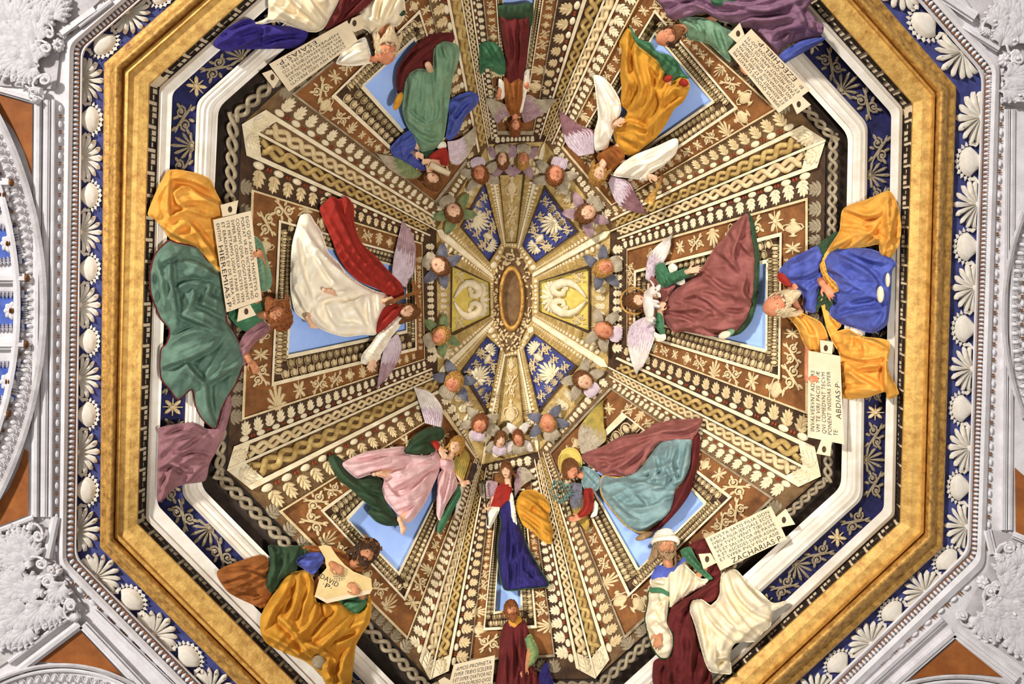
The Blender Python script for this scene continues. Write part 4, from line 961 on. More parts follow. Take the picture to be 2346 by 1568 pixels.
# --- angel of the left field
f = Fig('person', 'winged person in ivory robe and brick red scarf holding a small wooden cross', 'person', 'B2 380,40 905,770 310,460 490,790 B1 640,1350 B2 740,0 640,330 1085,570 1075,60 1130,700 1200,720 895,1230 790,1035 700,450 600,600')
wing(f, 'wing', W_MAUVE, 'B2 1000,440 1010,330 1040,200 1075,60', 'B2 1090,530 1160,420 1165,250 1120,110 1075,60', 9, 2, 10, W_LILAC)
wing(f, 'wing', W_MAUVE, 'B2 960,900 930,1000 910,1120 895,1230', 'B2 1040,840 1075,920 1050,1020 990,1120 895,1230', 9, 2, 10, W_LILAC)
cloth(f, 'robe', C_WHITE, 'B2 380,40 440,30 480,90 510,130 540,200 570,290 640,360 700,440 800,510 900,555 990,580 1015,620 960,660 935,700 905,770 895,850 800,852 680,865 560,832 490,795 450,780 390,740 340,690 315,570 310,460 320,250 350,130', 6, 24, 18, 18, 'B2 350,200 370,400 430,560 470,660;B2 420,150 480,300 560,450 660,560;B2 390,120 470,240 620,400 800,520;B2 470,620 560,590 660,570 740,560;B2 460,660 480,740 560,810;B2 560,640 580,720 640,800;B2 700,600 760,700 840,830;B2 840,600 850,720 870,850;B2 640,780 760,780 860,800;B2 330,500 380,620 440,720;B2 640,640 720,640 820,590;B2 900,570 910,680 890,760;B2 340,300 350,420 380,540', (55, 30, 3.2), 7, 8)
cloth(f, 'scarf', C_RED, 'B1 590,1330 640,1350 690,1330 740,1390 745,1460 B2 748,100 790,220 900,330 990,430 1060,500 1085,570 1050,620 1000,600 900,540 780,490 700,420 640,330 590,200 540,90 510,0 B1 525,1390', 20, 20, 8, 14, 'B1 600,1350 640,1460 B2 680,120 760,300 900,450;B2 540,20 620,180 720,360 860,500 1000,580;B2 720,40 740,180 840,330 980,470;B1 690,1350 680,1470;B2 980,480 1040,560', (50, 22, 3), 7, 7)
cloth(f, 'sash', C_RED, 'B2 935,680 1010,640 1095,640 1065,700 1000,770 900,840 905,760', 22, 16, 6, 12, 'B2 930,780 1000,710 1070,650', (40, 16, 3))
cloth(f, 'sleeve', C_WHITE, 'B2 1085,720 1050,800 1000,860 940,960 895,1035 840,1055 790,1040 800,980 850,920 900,850 960,800 1030,730', 24, 20, 8, 14, 'B2 1060,740 960,840 880,960 820,1040;B2 860,920 940,940;B2 830,980 910,1000;B2 920,860 1000,850', (-40, 12, 3), 5, 6)
h = Head(f, 938, 715, 40, 44, 5, -14, 8)
limb(f, [(938, 715, 36), (915, 708, 26), (895, 715, 22), (830, 690, 16), (760, 690, 10)], [10, 9, 18, 18, 20]); limb(f, [(900, 730, 22), (870, 790, 34), (854, 826, 40)], [9, 8, 6]); hand(f, 855, 824, 42, -112, 34, -1, .3, point=True)
limb(f, [(900, 695, 22), (870, 690, 36), (888, 690, 50)], [9, 8, 6]); hand(f, 882, 690, 52, 15, 32, 1, 1.0)
limb(f, [(750, 670, 10), (746, 666, 44)], [6, 7]); foot(f, 740, 664, 60, -14, 34, 1); limb(f, [(712, 722, 10), (706, 724, 40)], [6, 7]); foot(f, 703, 726, 54, -58, 36, -1)
finish_body(f, M_SKIN); h.face(M_IRIS, M_HBROWN, M_LIP); h.hair(M_HBROWN, .10, 1.10, .2, 170, seed=5, locks=20, down=.6)
g = Fig('cross', 'small plain brown wooden cross in the hand of the angel in red and ivory', 'cross', 'B2 960,640 1200,545'); g.k, g.c, g.s0 = f.k, f.c, f.s0; g.o.location = g.pt(900, 690, 50)
shape3(g, 'upright', M_BROWN, 'B2 955,655 950,632 1195,535 1200,560', 60, 6); shape3(g, 'crossbar', M_BROWN, 'B2 1130,490 1155,482 1195,660 1172,672', 58, 6)

# --- prophet on the right side
f = Fig('person', 'person with white beard in cobalt blue robe and amber cloak, seated at right edge', 'person', 'D2 135,350 880,640 500,220 960,100 880,830 940,1190 570,1220 410,900 20,640 D1 870,1300 590,1400 D2 300,610')
cloth(f, 'undercloth', C_DKGREEN, 'D2 400,180 520,90 545,130 560,210 440,290 420,260', 0, 14, 4, 10, '', (40, 14, 3))
cloth(f, 'undercloth', C_DKGREEN, 'D2 360,480 440,400 520,520 520,640 500,730 460,660 420,600 380,640', -2, 12, 4, 10, '', (40, 14, 3))
cloth(f, 'tunic', C_BLUE, 'D2 135,350 200,280 300,230 390,190 425,250 420,320 445,440 425,480 400,500 375,640 300,615 290,520 210,450 150,390', 2, 24, 14, 18, 'D2 180,330 280,300 380,230;D2 200,400 320,390 410,330;D2 300,560 350,470 420,440;D2 260,440 340,500', (80, 26, 4))
cloth(f, 'collar', C_RED, 'D2 130,370 180,385 215,440 215,470 170,455 120,410', 16, 12, 4, 8, '', None)
cloth(f, 'lap_robe', C_BLUE, 'D2 500,220 620,200 760,210 880,260 930,310 900,360 890,540 880,640 860,730 760,780 640,745 560,720 480,680 480,600 510,570 440,430 430,320 450,260', 8, 26, 18, 20, 'D2 480,240 600,290 760,380 800,460;D2 520,400 640,460 750,510;D2 660,460 580,500 540,480;D2 500,620 600,560 750,520 850,560;D2 500,690 640,640 850,620;D2 450,330 560,380 640,460;D2 860,600 850,700 770,770;D2 620,230 740,280 850,300;D2 520,650 540,600 640,580', (20, 30, 3.5), 8, 8)
cloth(f, 'cloak', C_YEL, 'P 2034,437 2050,452 2060,485 2065,520 2060,560 2040,592 2018,594 2012,562 1990,565 1945,572 1912,575 1890,600 1882,625 1879,606 1895,570 1922,530 1932,478 1990,455', 6, 24, 10, 14, 'P 2034,445 2036,520 2045,580;P 1940,480 2000,500 2036,470;P 1930,525 1990,530 2030,560;P 1950,560 1990,540 2020,500;P 2050,470 2040,540 2020,585;P 1900,570 1950,545', (20, 24, 4), 9, 8)
cloth(f, 'cloak_edge', C_YEL, 'D2 408,310 440,290 452,340 470,390 530,450 540,490 515,505 480,470 450,430 415,360', 28, 12, 4, 8, 'D2 430,320 470,420 520,480', (40, 10, 2))
cloth(f, 'sleeve', C_YEL, 'D2 180,650 240,630 330,660 420,710 460,790 450,860 410,910 330,905 290,830 250,740', 8, 24, 10, 16, 'D2 220,650 320,740 350,880;D2 300,670 390,760 400,890;D2 270,760 340,800 430,800', (-60, 20, 3), 8, 7)
cloth(f, 'drape', C_YEL, 'D2 400,450 430,540 470,640 555,720 525,765 600,750 700,800 880,835 870,1000 900,1090 945,1190 870,1230 850,1180 720,1220 570,1222 560,1100 540,930 500,850 460,760 420,600', 4, 24, 12, 16, 'D2 530,790 650,800 780,840 870,890;D2 550,920 640,950 750,960 860,930;D2 560,1000 680,1100 810,1160;D2 860,940 850,1060 860,1200;D2 580,1170 700,1150 830,1170;D2 440,500 480,640 540,740;D2 600,760 640,820 600,900;D2 690,820 720,900 700,960;D2 580,860 660,850;D2 600,1040 720,1000 840,1000', (15, 26, 4), 10, 8)
h = Head(f, 1778, 700, 46, 64, 205, 24, -10)
limb(f, [(1778, 700, 36), (1798, 684, 18), (1830, 650, 16), (1900, 640, 12), (1960, 660, 10)], [13, 10, 24, 24, 26]); limb(f, [(1850, 630, 18), (1876, 640, 26), (1884, 650, 44)], [14, 10, 9]); hand(f, 1886, 652, 46, -52, 48, 1, .5, point=True)
limb(f, [(1820, 690, 14), (1850, 760, 16), (1850, 870, 40)], [12, 10, 8]); hand(f, 1852, 868, 48, 0, 34, 1, 1.0)
finish_body(f, M_RUDDY); h.face(M_IRIS, M_HGREY, M_LIP); h.hair(M_HGREY, .11, 1.06, .2, 200, bald=True, seed=4, locks=22, down=.75); h.beard(M_HGREY, .62, 110, thick=1.25)
blob(f, 'slipper', C_CREAMC, 2017, 675, 44, 9, 20, 10, 0); blob(f, 'slipper', C_CREAMC, 2034, 642, 38, 6, 17, 9, 0)
T = tabfig('cream name tablet with four lines reading upward, held below the white-bearded figure in blue', [(1850, 1002), (1852, 804), (1925, 816), (1934, 1019)], [[(1880, 808), (1878, 779), (1909, 784), (1906, 812)], [(1882, 1006), (1906, 1010), (1902, 1046), (1870, 1040)]], [(1892, 798), (1888, 1030)],
       [('INVALVERVNT ADVERS', .08, .78, .19, .115), ('VM TE VIRI PACIS TVÆ', .08, .78, .35, .115), ('QVI COMEDVNT TECVM', .08, .78, .51, .115), ('PONENT INSIDIAS SVPER', .08, .8, .67, .115), ('TE·', .08, .16, .83, .115), ('ABDIAS·P·', .28, .70, .95, .15)], 44, f)

# --- angel of the right field
f = Fig('person', 'winged person in rose brown robe with green sleeves cradling a white lamb', 'person', 'C2 1650,30 1735,310 1680,740 1400,860 1110,760 1165,160 905,620 920,1140 850,800 1040,390 1330,430 1500,400 1300,700')
wing(f, 'wing', W_WHITE, 'C2 970,470 985,330 1040,250 1165,160', 'C2 1010,500 1060,420 1130,300 1165,160', 9, 2, 10, W_LILAC)
wing(f, 'wing', W_WHITE, 'C2 960,730 860,780 845,900 880,1050 920,1140', 'C2 1030,790 1045,840 1020,920 980,1020 920,1140', 11, 2, 12, W_LILAC, None, .55)
cloth(f, 'lining', C_DKGREEN, 'C2 1660,20 1700,60 1720,150 1745,310 1745,450 1735,600 1695,750 1620,840 1540,860 1600,780 1660,650 1690,400 1670,150', -2, 14, 4, 10, '', (60, 14, 2))
cloth(f, 'robe', C_ROSE, 'C2 1650,30 1680,60 1690,150 1715,310 1715,450 1705,600 1660,740 1590,830 1520,850 1400,860 1250,830 1165,835 1110,760 1090,690 1110,640 1130,580 1200,520 1330,430 1440,260 1500,200 1560,110', 4, 26, 20, 20, 'C2 1640,60 1600,200 1560,300 1590,420;C2 1450,270 1530,330 1610,430;C2 1350,430 1420,490 1500,560 1610,560;C2 1600,200 1680,300;C2 1130,600 1250,640 1390,690 1440,720;C2 1120,680 1250,680 1390,660;C2 1100,720 1240,740 1350,810;C2 1150,640 1300,570 1400,545 1510,600;C2 1480,700 1600,720 1690,690;C2 1300,770 1450,820 1570,800;C2 1650,470 1620,560 1690,650;C2 1240,560 1380,600 1480,690;C2 1200,790 1320,800;C2 1540,130 1600,250;C2 1520,330 1500,260', (15, 34, 4), 9, 8)
cloth(f, 'bodice', C_ROSE, 'C2 1010,450 1050,480 1090,530 1180,510 1120,590 1090,650 1060,640 1065,570 1000,540', 16, 14, 6, 10, 'C2 1030,480 1080,560', (60, 12, 3))
cloth(f, 'sleeve', C_LEAF, 'C2 1040,385 1090,360 1120,400 1140,430 1260,395 1272,450 1190,495 1130,515 1080,530 1045,470', 26, 18, 6, 12, 'C2 1050,400 1100,470 1110,520;C2 1140,440 1160,500;C2 1190,420 1200,480', (100, 10, 3), 5, 5)
cloth(f, 'shirt_puff', C_WHITE, 'C2 1125,385 1160,365 1190,395 1180,420 1140,430', 20, 12, 4, 8, '', None); cloth(f, 'shirt_puff', C_WHITE, 'C2 1165,480 1230,460 1240,500 1200,515', 16, 10, 4, 8, '', None)
cloth(f, 'lower_sleeve', C_LEAF, 'C2 1050,690 1085,695 1098,800 1108,850 1080,850 1045,800 1040,740', 26, 14, 4, 10, '', (0, 8, 3)); cloth(f, 'cuff', C_WHITE, 'C2 1035,830 1070,850 1105,840 1110,880 1070,895 1030,860', 28, 14, 4, 8, '', None)
h = Head(f, 1458, 690, 40, 43, 188, 12, 0)
limb(f, [(1458, 690, 36), (1478, 688, 26), (1500, 680, 18), (1560, 690, 14), (1640, 690, 12)], [10, 9, 20, 20, 24]); limb(f, [(1505, 650, 18), (1530, 640, 34), (1578, 622, 42)], [9, 8, 6]); hand(f, 1576, 622, 44, 12, 36, -1, .4, point=True)
limb(f, [(1505, 715, 18), (1514, 740, 34), (1510, 700, 46)], [9, 8, 6]); hand(f, 1512, 712, 50, 65, 30, 1, .7)
finish_body(f, M_SKIN); h.face(M_IRIS, M_HBROWN, M_LIP); h.hair(M_HBROWN, .11, 1.14, .2, 190, seed=7, locks=14, down=.3)
B = MB(); B.add(*tube([(1452 + 30 * math.cos(a), 690 + 30 * math.sin(a), 16) for a in np.linspace(0, 2 * PI, 40)], 2.6, 6)); f.mb('halo', B, M_GOLD2)
blob(f, 'slipper', C_CREAMC, 1660, 768, 36, 15, 9, 9, 20); blob(f, 'slipper', C_AQUA, 1671, 763, 30, 14, 8, 8, 30)
g = Fig('lamb', 'white lamb lying in the arms of the angel in rose brown', 'animal', 'C2 950,720 1060,560'); g.k, g.c, g.s0 = f.k, f.c, f.s0; g.o.location = g.pt(1487, 700, 40)
g.body.add(*ellipsoid((1486, 700, 52), ((13, -2, 0), (4, 36, 0), (0, 0, 13)), 16, 12)); limb(g, [(1488, 675, 54), (1496, 664, 60), (1503, 662, 64)], [11, 8.5, 7]); g.body.add(*ellipsoid((1505, 664, 64), ((8, -12, 0), (5, 4, 0), (0, 0, 6)), 12, 8)); g.body.add(*ellipsoid((1510, 676, 62), ((2, 8, 0), (-4.5, 1, 0), (0, 0, 4.5)), 10, 7))
for (x, y, dx, dy) in ((1494, 690, 22, 8), (1498, 700, 20, 12), (1490, 728, 14, 8), (1484, 734, 16, 10)): limb(g, [(x, y, 58), (x + dx * .55, y + dy * .2, 62), (x + dx, y + dy, 58)], [5, 3.6, 2.6])
for (dx, dy) in ((-5, -3), (6, 3)): limb(g, [(1502 + dx, 656 + dy, 62), (1500 + dx * 2.2, 648 + dy * 2, 60)], [3, 1.5])
limb(g, [(1480, 730, 52), (1472, 740, 50)], [4, 2.5]); finish_body(g, W_WHITE, .006)
blob(g, 'eye', M_IRIS, 1508, 668, 70, 1.6, 1.6, 1); blob(g, 'eye', M_IRIS, 1502, 664, 70, 1.6, 1.6, 1); blob(g, 'nose', M_IRIS, 1511, 683, 65, 2.4, 1.4, 1)

# --- prophet at upper left
f = Fig('person', 'person with bald head and long white beard in ivory robes at upper left', 'person', 'B1 150,50 700,0 1080,0 1090,90 960,330 960,420 620,420 560,170 50,165 0,150 0,320 370,330')
cloth(f, 'purple_cloth', C_VIOLET, 'P 490,95 520,65 565,42 600,55 660,60 705,66 692,108 640,112 560,113 520,118 492,108', 0, 20, 8, 14, 'P 500,100 560,60 620,60;P 540,110 600,80 680,75;P 580,110 640,95 700,90;P 610,62 600,100', (20, 18, 4), 8, 7)
cloth(f, 'robe', C_CREAMC, 'P 575,55 612,38 620,-20 700,-26 785,-20 765,30 745,62 725,74 690,70 640,50 600,56', 4, 26, 16, 18, 'P 620,10 670,40 720,60;P 650,-20 690,20 730,55;P 700,-20 720,20 745,50;P 610,40 660,60;P 740,-20 745,10', (60, 30, 4), 9, 9)
cloth(f, 'sash', C_MAROON, 'P 783,-20 862,-20 854,2 812,38 775,58 745,70 757,42 775,10', 16, 16, 6, 12, 'P 790,-10 780,30 760,60;P 850,-10 810,25 780,50', (50, 14, 3))
cloth(f, 'upper_robe', C_CREAMC, 'B1 800,60 860,0 900,-60 1080,-60 1085,0 1092,90 1050,170 960,190 910,230 895,280 835,210 780,180 750,120', 8, 24, 14, 18, 'B1 900,0 880,100 860,200;B1 1040,0 1000,90 950,160;B1 820,100 900,160 960,170;B1 970,-20 930,80 900,190', (75, 24, 4), 8, 8, hem=None)
cloth(f, 'cuff_band', C_DKGREEN, 'B1 1010,75 1040,115 1090,100 1088,70 1050,85 1030,60', 30, 8, 2, 5, '', None)
cloth(f, 'sleeve', C_WHITE, 'B1 620,425 680,330 760,275 830,252 850,330 868,400 880,425 760,447 660,442', 24, 22, 10, 16, 'B1 650,420 740,360 840,330;B1 700,430 790,400 860,390;B1 730,310 800,300', (60, 16, 3), 6, 7); cloth(f, 'dark_cuff', M_DARK2, 'B1 818,250 845,248 870,330 890,425 868,428 850,340', 26, 16, 3, 5, '', None)
h = Head(f, 886, 118, 46, 62, 262, -10, -4)
limb(f, [(886, 110, 36), (882, 75, 24), (880, 40, 16), (860, -10, 10)], [14, 14, 26, 24]); limb(f, [(770, 120, 24), (830, 132, 30), (858, 136, 42)], [12, 10, 8]); hand(f, 856, 134, 44, 5, 38, -1, .3)
finish_body(f, M_RUDDY); h.face(M_IRIS, M_HGREY, M_LIP); h.hair(M_HGREY, .11, 1.08, .2, 200, bald=True, seed=8, locks=26, down=.8); h.beard(M_HGREY, .62, 110, thick=1.3)
T = tabfig('cream name tablet with upside-down capitals held by the bald bearded figure in ivory', [(820, 94), (662, 210), (616, 147), (795, 47)], [[(797, 62), (806, 42), (828, 33), (834, 65), (812, 74)], [(640, 182), (627, 203), (600, 168), (622, 160)]], [(812, 53), (624, 177)],
       LN(['CORPVS MEV DEDI PERCVTI', 'ETIBVS ET GENAS MEAS VELLET', 'IBVS FACIE MEAM·NON·AVE', 'RTI·ABINCREPANTIBVS·ET CO', 'NSPVENTIBVS·IN ME·'], .04, .142, .095, .16, .93) + [('ESAIAS·P·', .42, .93, .93, .15)], 40, f)

# --- angel at upper left
f = Fig('person', 'winged person in pale green robe with maroon and blue mantles, upper left sky opening', 'person', 'B1 1290,290 1450,310 1360,900 1200,1030 1070,740 1040,640 1040,460 1380,220 1590,650 1365,930 990,1000 1110,1120 1580,835 880,1035 1310,1280')
wing(f, 'wing', W_TAN, 'B1 1375,960 1450,950 1530,890 1580,835', 'B1 1390,1090 1440,1140 1520,1060 1570,950 1580,835', 9, 2, 10, W_LILAC); wing(f, 'wing', W_TAN, 'B1 1120,1115 1020,1060 940,1050 880,1035', 'B1 1210,1180 1150,1220 1060,1200 970,1140 880,1035', 9, 2, 10, W_GREEN)
cloth(f, 'cloak', C_MAROON, 'B1 1040,640 1025,560 1040,460 1090,380 1150,310 1250,240 1380,220 1425,245 1400,300 1300,320 1285,400 1270,470 1190,470 1130,500 1095,560 1070,625', -2, 22, 10, 16, 'B1 1060,600 1070,480 1160,370 1300,270;B1 1150,420 1240,340 1360,260', (50, 26, 4), 8, 8)
cloth(f, 'blue_mantle', C_BLUE, 'B1 1385,690 1460,640 1540,620 1590,655 1570,720 1500,790 1450,900 1400,950 1365,935 1385,800', 0, 18, 8, 12, 'B1 1400,700 1480,680 1560,650;B1 1420,780 1440,720;B1 1400,900 1430,820 1500,740;B1 1390,830 1440,800;B1 1470,760 1540,690', (40, 16, 5), 7, 6)
cloth(f, 'blue_mantle', C_BLUE, 'B1 990,1000 1050,930 1130,880 1165,950 1180,1040 1210,1100 1260,1170 1190,1150 1100,1115 1010,1060', 2, 18, 8, 12, 'B1 1020,1010 1080,960 1140,920;B1 1040,1050 1110,1000 1160,980;B1 1100,1090 1150,1040;B1 1060,940 1080,1080', (50, 14, 5), 7, 6)
cloth(f, 'robe', C_AQUA, 'B1 1290,290 1340,270 1450,310 1455,400 1410,540 1390,680 1360,900 1340,960 1290,1010 1200,1030 1150,930 1100,850 1070,740 1090,560 1110,500 1180,465 1270,470 1280,380', 6, 26, 18, 20, 'B1 1390,290 1420,400 1360,560;B1 1300,330 1310,480 1290,620;B1 1210,490 1220,650 1180,800;B1 1140,520 1120,660 1100,780;B1 1260,500 1270,720 1300,760;B1 1100,800 1200,900 1310,920;B1 1090,740 1200,850 1330,840;B1 1200,780 1280,860 1350,760;B1 1330,600 1340,760 1330,900;B1 1340,300 1380,420;B1 1170,920 1250,980 1320,960;B1 1240,540 1240,700', (88, 20, 4), 7, 7)
cloth(f, 'sleeve', C_RED, 'B1 1250,1060 1310,1015 1365,1000 1388,1080 1375,1125 1330,1115 1310,1075 1270,1098', 26, 16, 6, 10, '', (30, 12, 3)); cloth(f, 'shirt_puff', C_WHITE, 'B1 1305,1000 1335,960 1362,965 1370,1000 1330,1010', 22, 14, 4, 8, '', None)
cloth(f, 'collar', C_DKGREEN, 'B1 1200,1030 1290,1010 1330,1060 1330,1120 1270,1140 1230,1100', 6, 14, 5, 10, '', (50, 12, 3))
h = Head(f, 992, 414, 40, 42, -58, -22, 6)
limb(f, [(992, 412, 34), (985, 390, 26), (980, 360, 18), (975, 300, 14), (990, 230, 12)], [10, 9, 18, 20, 22]); limb(f, [(1010, 345, 24), (1018, 372, 34), (984, 370, 46)], [9, 8, 6]); hand(f, 988, 368, 48, 190, 30, -1, .7)
limb(f, [(955, 335, 18), (945, 350, 34), (958, 356, 46)], [9, 8, 6]); hand(f, 952, 350, 48, -30, 30, 1, .8); limb(f, [(985, 160, 14), (980, 148, 40)], [9, 8])
finish_body(f, M_SKIN); h.face(M_IRIS, M_HBROWN, M_LIP); h.hair(M_HBROWN, .12, 1.16, .2, 180, seed=9, wave=1.6, locks=10, down=.25)
blob(f, 'slipper', C_OCH, 912, 232, 30, 9, 23, 10, -22)
g = Fig('parchment_roll', 'rolled cream parchment in the hands of the angel in pale green', 'scroll', 'B1 1255,1130 1400,1170'); g.k, g.c, g.s0 = f.k, f.c, f.s0; g.o.location = g.pt(1000, 385, 50)
B = MB(); B.add(*tube([(985, 377, 54), (1030, 399, 54)], 7.5, 14)); g.mb('roll', B, M_PAPER); B = MB(); B.add(*tube([(1030, 399, 54), (1031, 399.5, 54)], [5, 5], 10)); g.mb('roll_end', B, M_OCHRE)

# --- prophet at upper right
f = Fig('person', 'person with ruddy bearded face in plum cloak and green tunic at upper right', 'person', 'C1 1095,0 1150,135 1450,130 1834,320 D1 280,270 430,200 330,0 C1 1210,140 1600,270 1540,400 1260,260 1060,280 P 1850,-20 1520,-20')
cloth(f, 'tunic', C_AQUA, 'C1 1200,130 1310,115 1420,130 1500,180 1600,230 1600,300 1560,350 1545,420 1480,370 1400,300 1260,262 1240,200', 4, 22, 12, 16, 'C1 1240,150 1330,190 1340,270;C1 1310,130 1390,200 1390,290;C1 1420,160 1440,260 1480,350;C1 1480,190 1510,280 1540,380;C1 1360,150 1370,230', (60, 14, 5), 7, 6, hem=None)
cloth(f, 'cloak', C_PURPLE, 'P 1520,-24 1525,30 1540,46 1575,40 1613,30 1640,44 1671,52 1704,64 1725,68 1770,115 1784,124 1795,105 1835,95 1875,85 1882,70 1868,40 1850,20 1853,-24', 10, 26, 18, 18, 'P 1530,30 1580,5 1620,20 1660,46;P 1560,40 1600,20;P 1620,25 1680,35 1740,20;P 1690,10 1740,30 1800,15;P 1720,60 1760,40 1830,40;P 1760,100 1780,70 1840,60;P 1700,50 1730,40 1790,50;P 1800,100 1810,70;P 1640,0 1700,15 1780,-5;P 1740,70 1775,110;P 1830,20 1850,60;P 1545,-10 1590,-5', (25, 28, 5), 9, 7)
cloth(f, 'green_lining', C_LEAF, 'P 1618,-24 1700,-24 1692,0 1660,16 1632,12', 26, 16, 6, 10, 'P 1625,0 1660,8', (30, 14, 3))
cloth(f, 'sash', C_BLUE, 'D1 130,382 200,320 300,272 440,250 425,285 310,350 200,412 165,432', 30, 14, 4, 9, 'D1 160,400 300,310 420,265', (20, 10, 2))
cloth(f, 'cuff', C_PURPLE, 'D1 320,130 430,165 425,232 375,225 330,200', 26, 16, 5, 9, 'D1 350,150 370,215', (0, 12, 3))
h = Head(f, 1529, 85, 46, 56, 200, 16, -6)
limb(f, [(1529, 85, 36), (1552, 70, 26), (1580, 62, 18), (1640, 40, 12)], [14, 15, 20, 22]); limb(f, [(1640, 70, 16), (1690, 120, 22), (1704, 160, 36)], [11, 9, 8]); hand(f, 1712, 172, 40, 115, 34, 1, 1.0)
finish_body(f, M_RUDDY); h.face(M_IRIS, M_HDARK, M_LIP); h.hair(M_HDARK, .11, 1.08, .2, 200, bald=True, seed=11, locks=6, down=.25); h.beard(M_HBROWN, .42, 90, thick=1.1)
T = tabfig('cream name tablet with seven slanted lines held beside the figure in plum and green', [(1784, 259), (1668, 118), (1721, 66), (1857, 206)], [[(1688, 98), (1668, 80), (1695, 52), (1706, 80)], [(1812, 232), (1835, 218), (1858, 240), (1826, 262)]], [(1691, 77), (1830, 239)],
       LN(['SPIRITVS QVOQVE LEVAVIT ME', 'ET ASSVMPSIT ME ET ABII AMARVS', 'IN INDIGNATIOE SPIRITVS MEI MA', 'NVS ENIM DNI ERAT MECVM CONFOR', 'TANS MEDIXIT·APERI OS·TVVM', 'ET COMEDE·QVECVMQVE DO·TI'], .04, .123, .09, .06, .95) + [('BI·', .07, .13, .92, .09), ('EZECHIEL·P·', .2, .84, .955, .14)], 42, f)

# --- angel at upper right
f = Fig('person', 'winged person in orange robe with green cloak and wide ivory sleeves ringing a handbell', 'person', 'C1 850,190 1270,600 960,1000 780,980 800,500 620,510 630,1010 1195,950 660,1180 385,725 1005,1450 770,1190 1000,700')
wing(f, 'wing', W_PLUM, 'C1 520,1060 430,980 400,850 385,725', 'C1 625,1040 630,870 560,870 470,810 385,725', 10, 2, 10, W_LILAC); wing(f, 'wing', W_PLUM, 'C1 720,1240 770,1380 860,1430 1005,1455', 'C1 740,1195 880,1225 900,1320 950,1390 1005,1455', 11, 2, 10, W_LILAC)
cloth(f, 'cloak', C_LEAF, 'C1 860,170 900,230 940,270 1010,290 1050,350 1130,370 1190,420 1230,490 1272,530 1200,535 1150,560 1100,520 1060,440 1020,380 940,330 885,260', 0, 18, 6, 12, 'C1 890,220 980,310 1080,380 1180,480', (40, 20, 3))
cloth(f, 'robe', C_OCH, 'C1 850,190 890,240 920,310 990,360 1070,430 1110,500 1150,550 1200,520 1260,540 1272,600 1230,690 1170,740 1120,830 1050,930 960,1000 900,1050 830,1045 780,985 755,900 800,830 850,760 800,700 810,600 800,500 810,350 790,290', 4, 28, 18, 20, 'C1 860,240 840,400 850,560 830,660;C1 900,300 900,450 960,600 900,740;C1 980,380 1000,520 1030,640 920,820;C1 1080,480 1040,620 1100,700 1000,850;C1 1200,560 1120,640 1110,720;C1 1240,650 1150,700 1060,790 980,880;C1 820,850 880,830 980,880;C1 810,920 900,960 960,980;C1 860,760 950,640 940,540;C1 1000,420 1060,520;C1 900,900 980,920;C1 850,480 880,600;C1 1160,600 1230,600', (70, 26, 5), 9, 8)
blob(f, 'slipper', C_RED, 1531, 180, 34, 11, 8, 9, 30); blob(f, 'slipper', C_RED, 1567, 190, 34, 11, 9, 9, -20)
cloth(f, 'sleeve', C_WHITE, 'C1 620,510 680,520 750,590 800,680 805,760 770,850 740,930 680,1015 630,1012 625,900 650,800 640,680 630,590', 20, 18, 8, 14, 'C1 640,540 720,680 740,860;C1 680,560 770,700;C1 650,960 700,860;C1 650,640 690,800', (100, 18, 3), 5, 6)
cloth(f, 'sleeve', C_WHITE, 'C1 755,1190 800,1120 900,1050 1050,990 1160,940 1195,950 1180,1040 1100,1120 1010,1180 985,1225 880,1212', 22, 20, 8, 14, 'C1 800,1180 920,1100 1100,1000;C1 880,1190 1000,1120 1150,1000;C1 960,1190 1080,1090', (30, 18, 3), 5, 6)
cloth(f, 'bodice', C_BROWN, 'C1 640,1060 700,1010 760,985 820,1010 832,1070 780,1130 730,1172 680,1130', 10, 18, 6, 12, 'C1 720,1020 780,1080', (50, 18, 2)); cloth(f, 'shirt_front', C_WHITE, 'C1 690,1058 748,1056 728,1110', 26, 8, 2, 5, '', None)
h = Head(f, 1370, 401, 40, 44, 246, -8, 4)
limb(f, [(1370, 400, 34), (1381, 376, 26), (1395, 355, 18), (1430, 320, 14), (1490, 250, 12)], [10, 9, 18, 18, 22]); limb(f, [(1420, 370, 22), (1470, 385, 32), (1488, 405, 44)], [9, 8, 6]); hand(f, 1486, 402, 46, -25, 32, 1, .8)
limb(f, [(1385, 340, 22), (1395, 300, 32), (1410, 285, 42)], [9, 8, 6]); hand(f, 1408, 285, 42, 30, 32, 1, .4); limb(f, [(1531, 200, 12), (1531, 185, 28)], [8, 7])
finish_body(f, M_SKIN); h.face(M_IRIS, M_HBROWN, M_LIP); h.hair(M_HGOLD, .11, 1.16, .2, 190, seed=13, locks=26, down=.6)
g = Fig('handbell', 'small copper coloured handbell held by the angel in orange', 'bell', 'C1 1040,1260 990,1370'); g.k, g.c, g.s0 = f.k, f.c, f.s0; g.o.location = g.pt(1500, 430, 46)
B = MB(); B.add(*tube([(1512, 415, 52), (1506, 432, 52), (1500, 440, 52), (1496, 448, 52), (1490, 460, 52), (1486, 468, 52)], [4, 4, 5, 8, 11, 13.5], 16)); g.mb('bell_body', B, M_GOLD2); B = MB(); B.add(*tube([(1519, 400, 52), (1512, 415, 52)], [5, 4], 10)); g.mb('handle', B, M_BROWN)
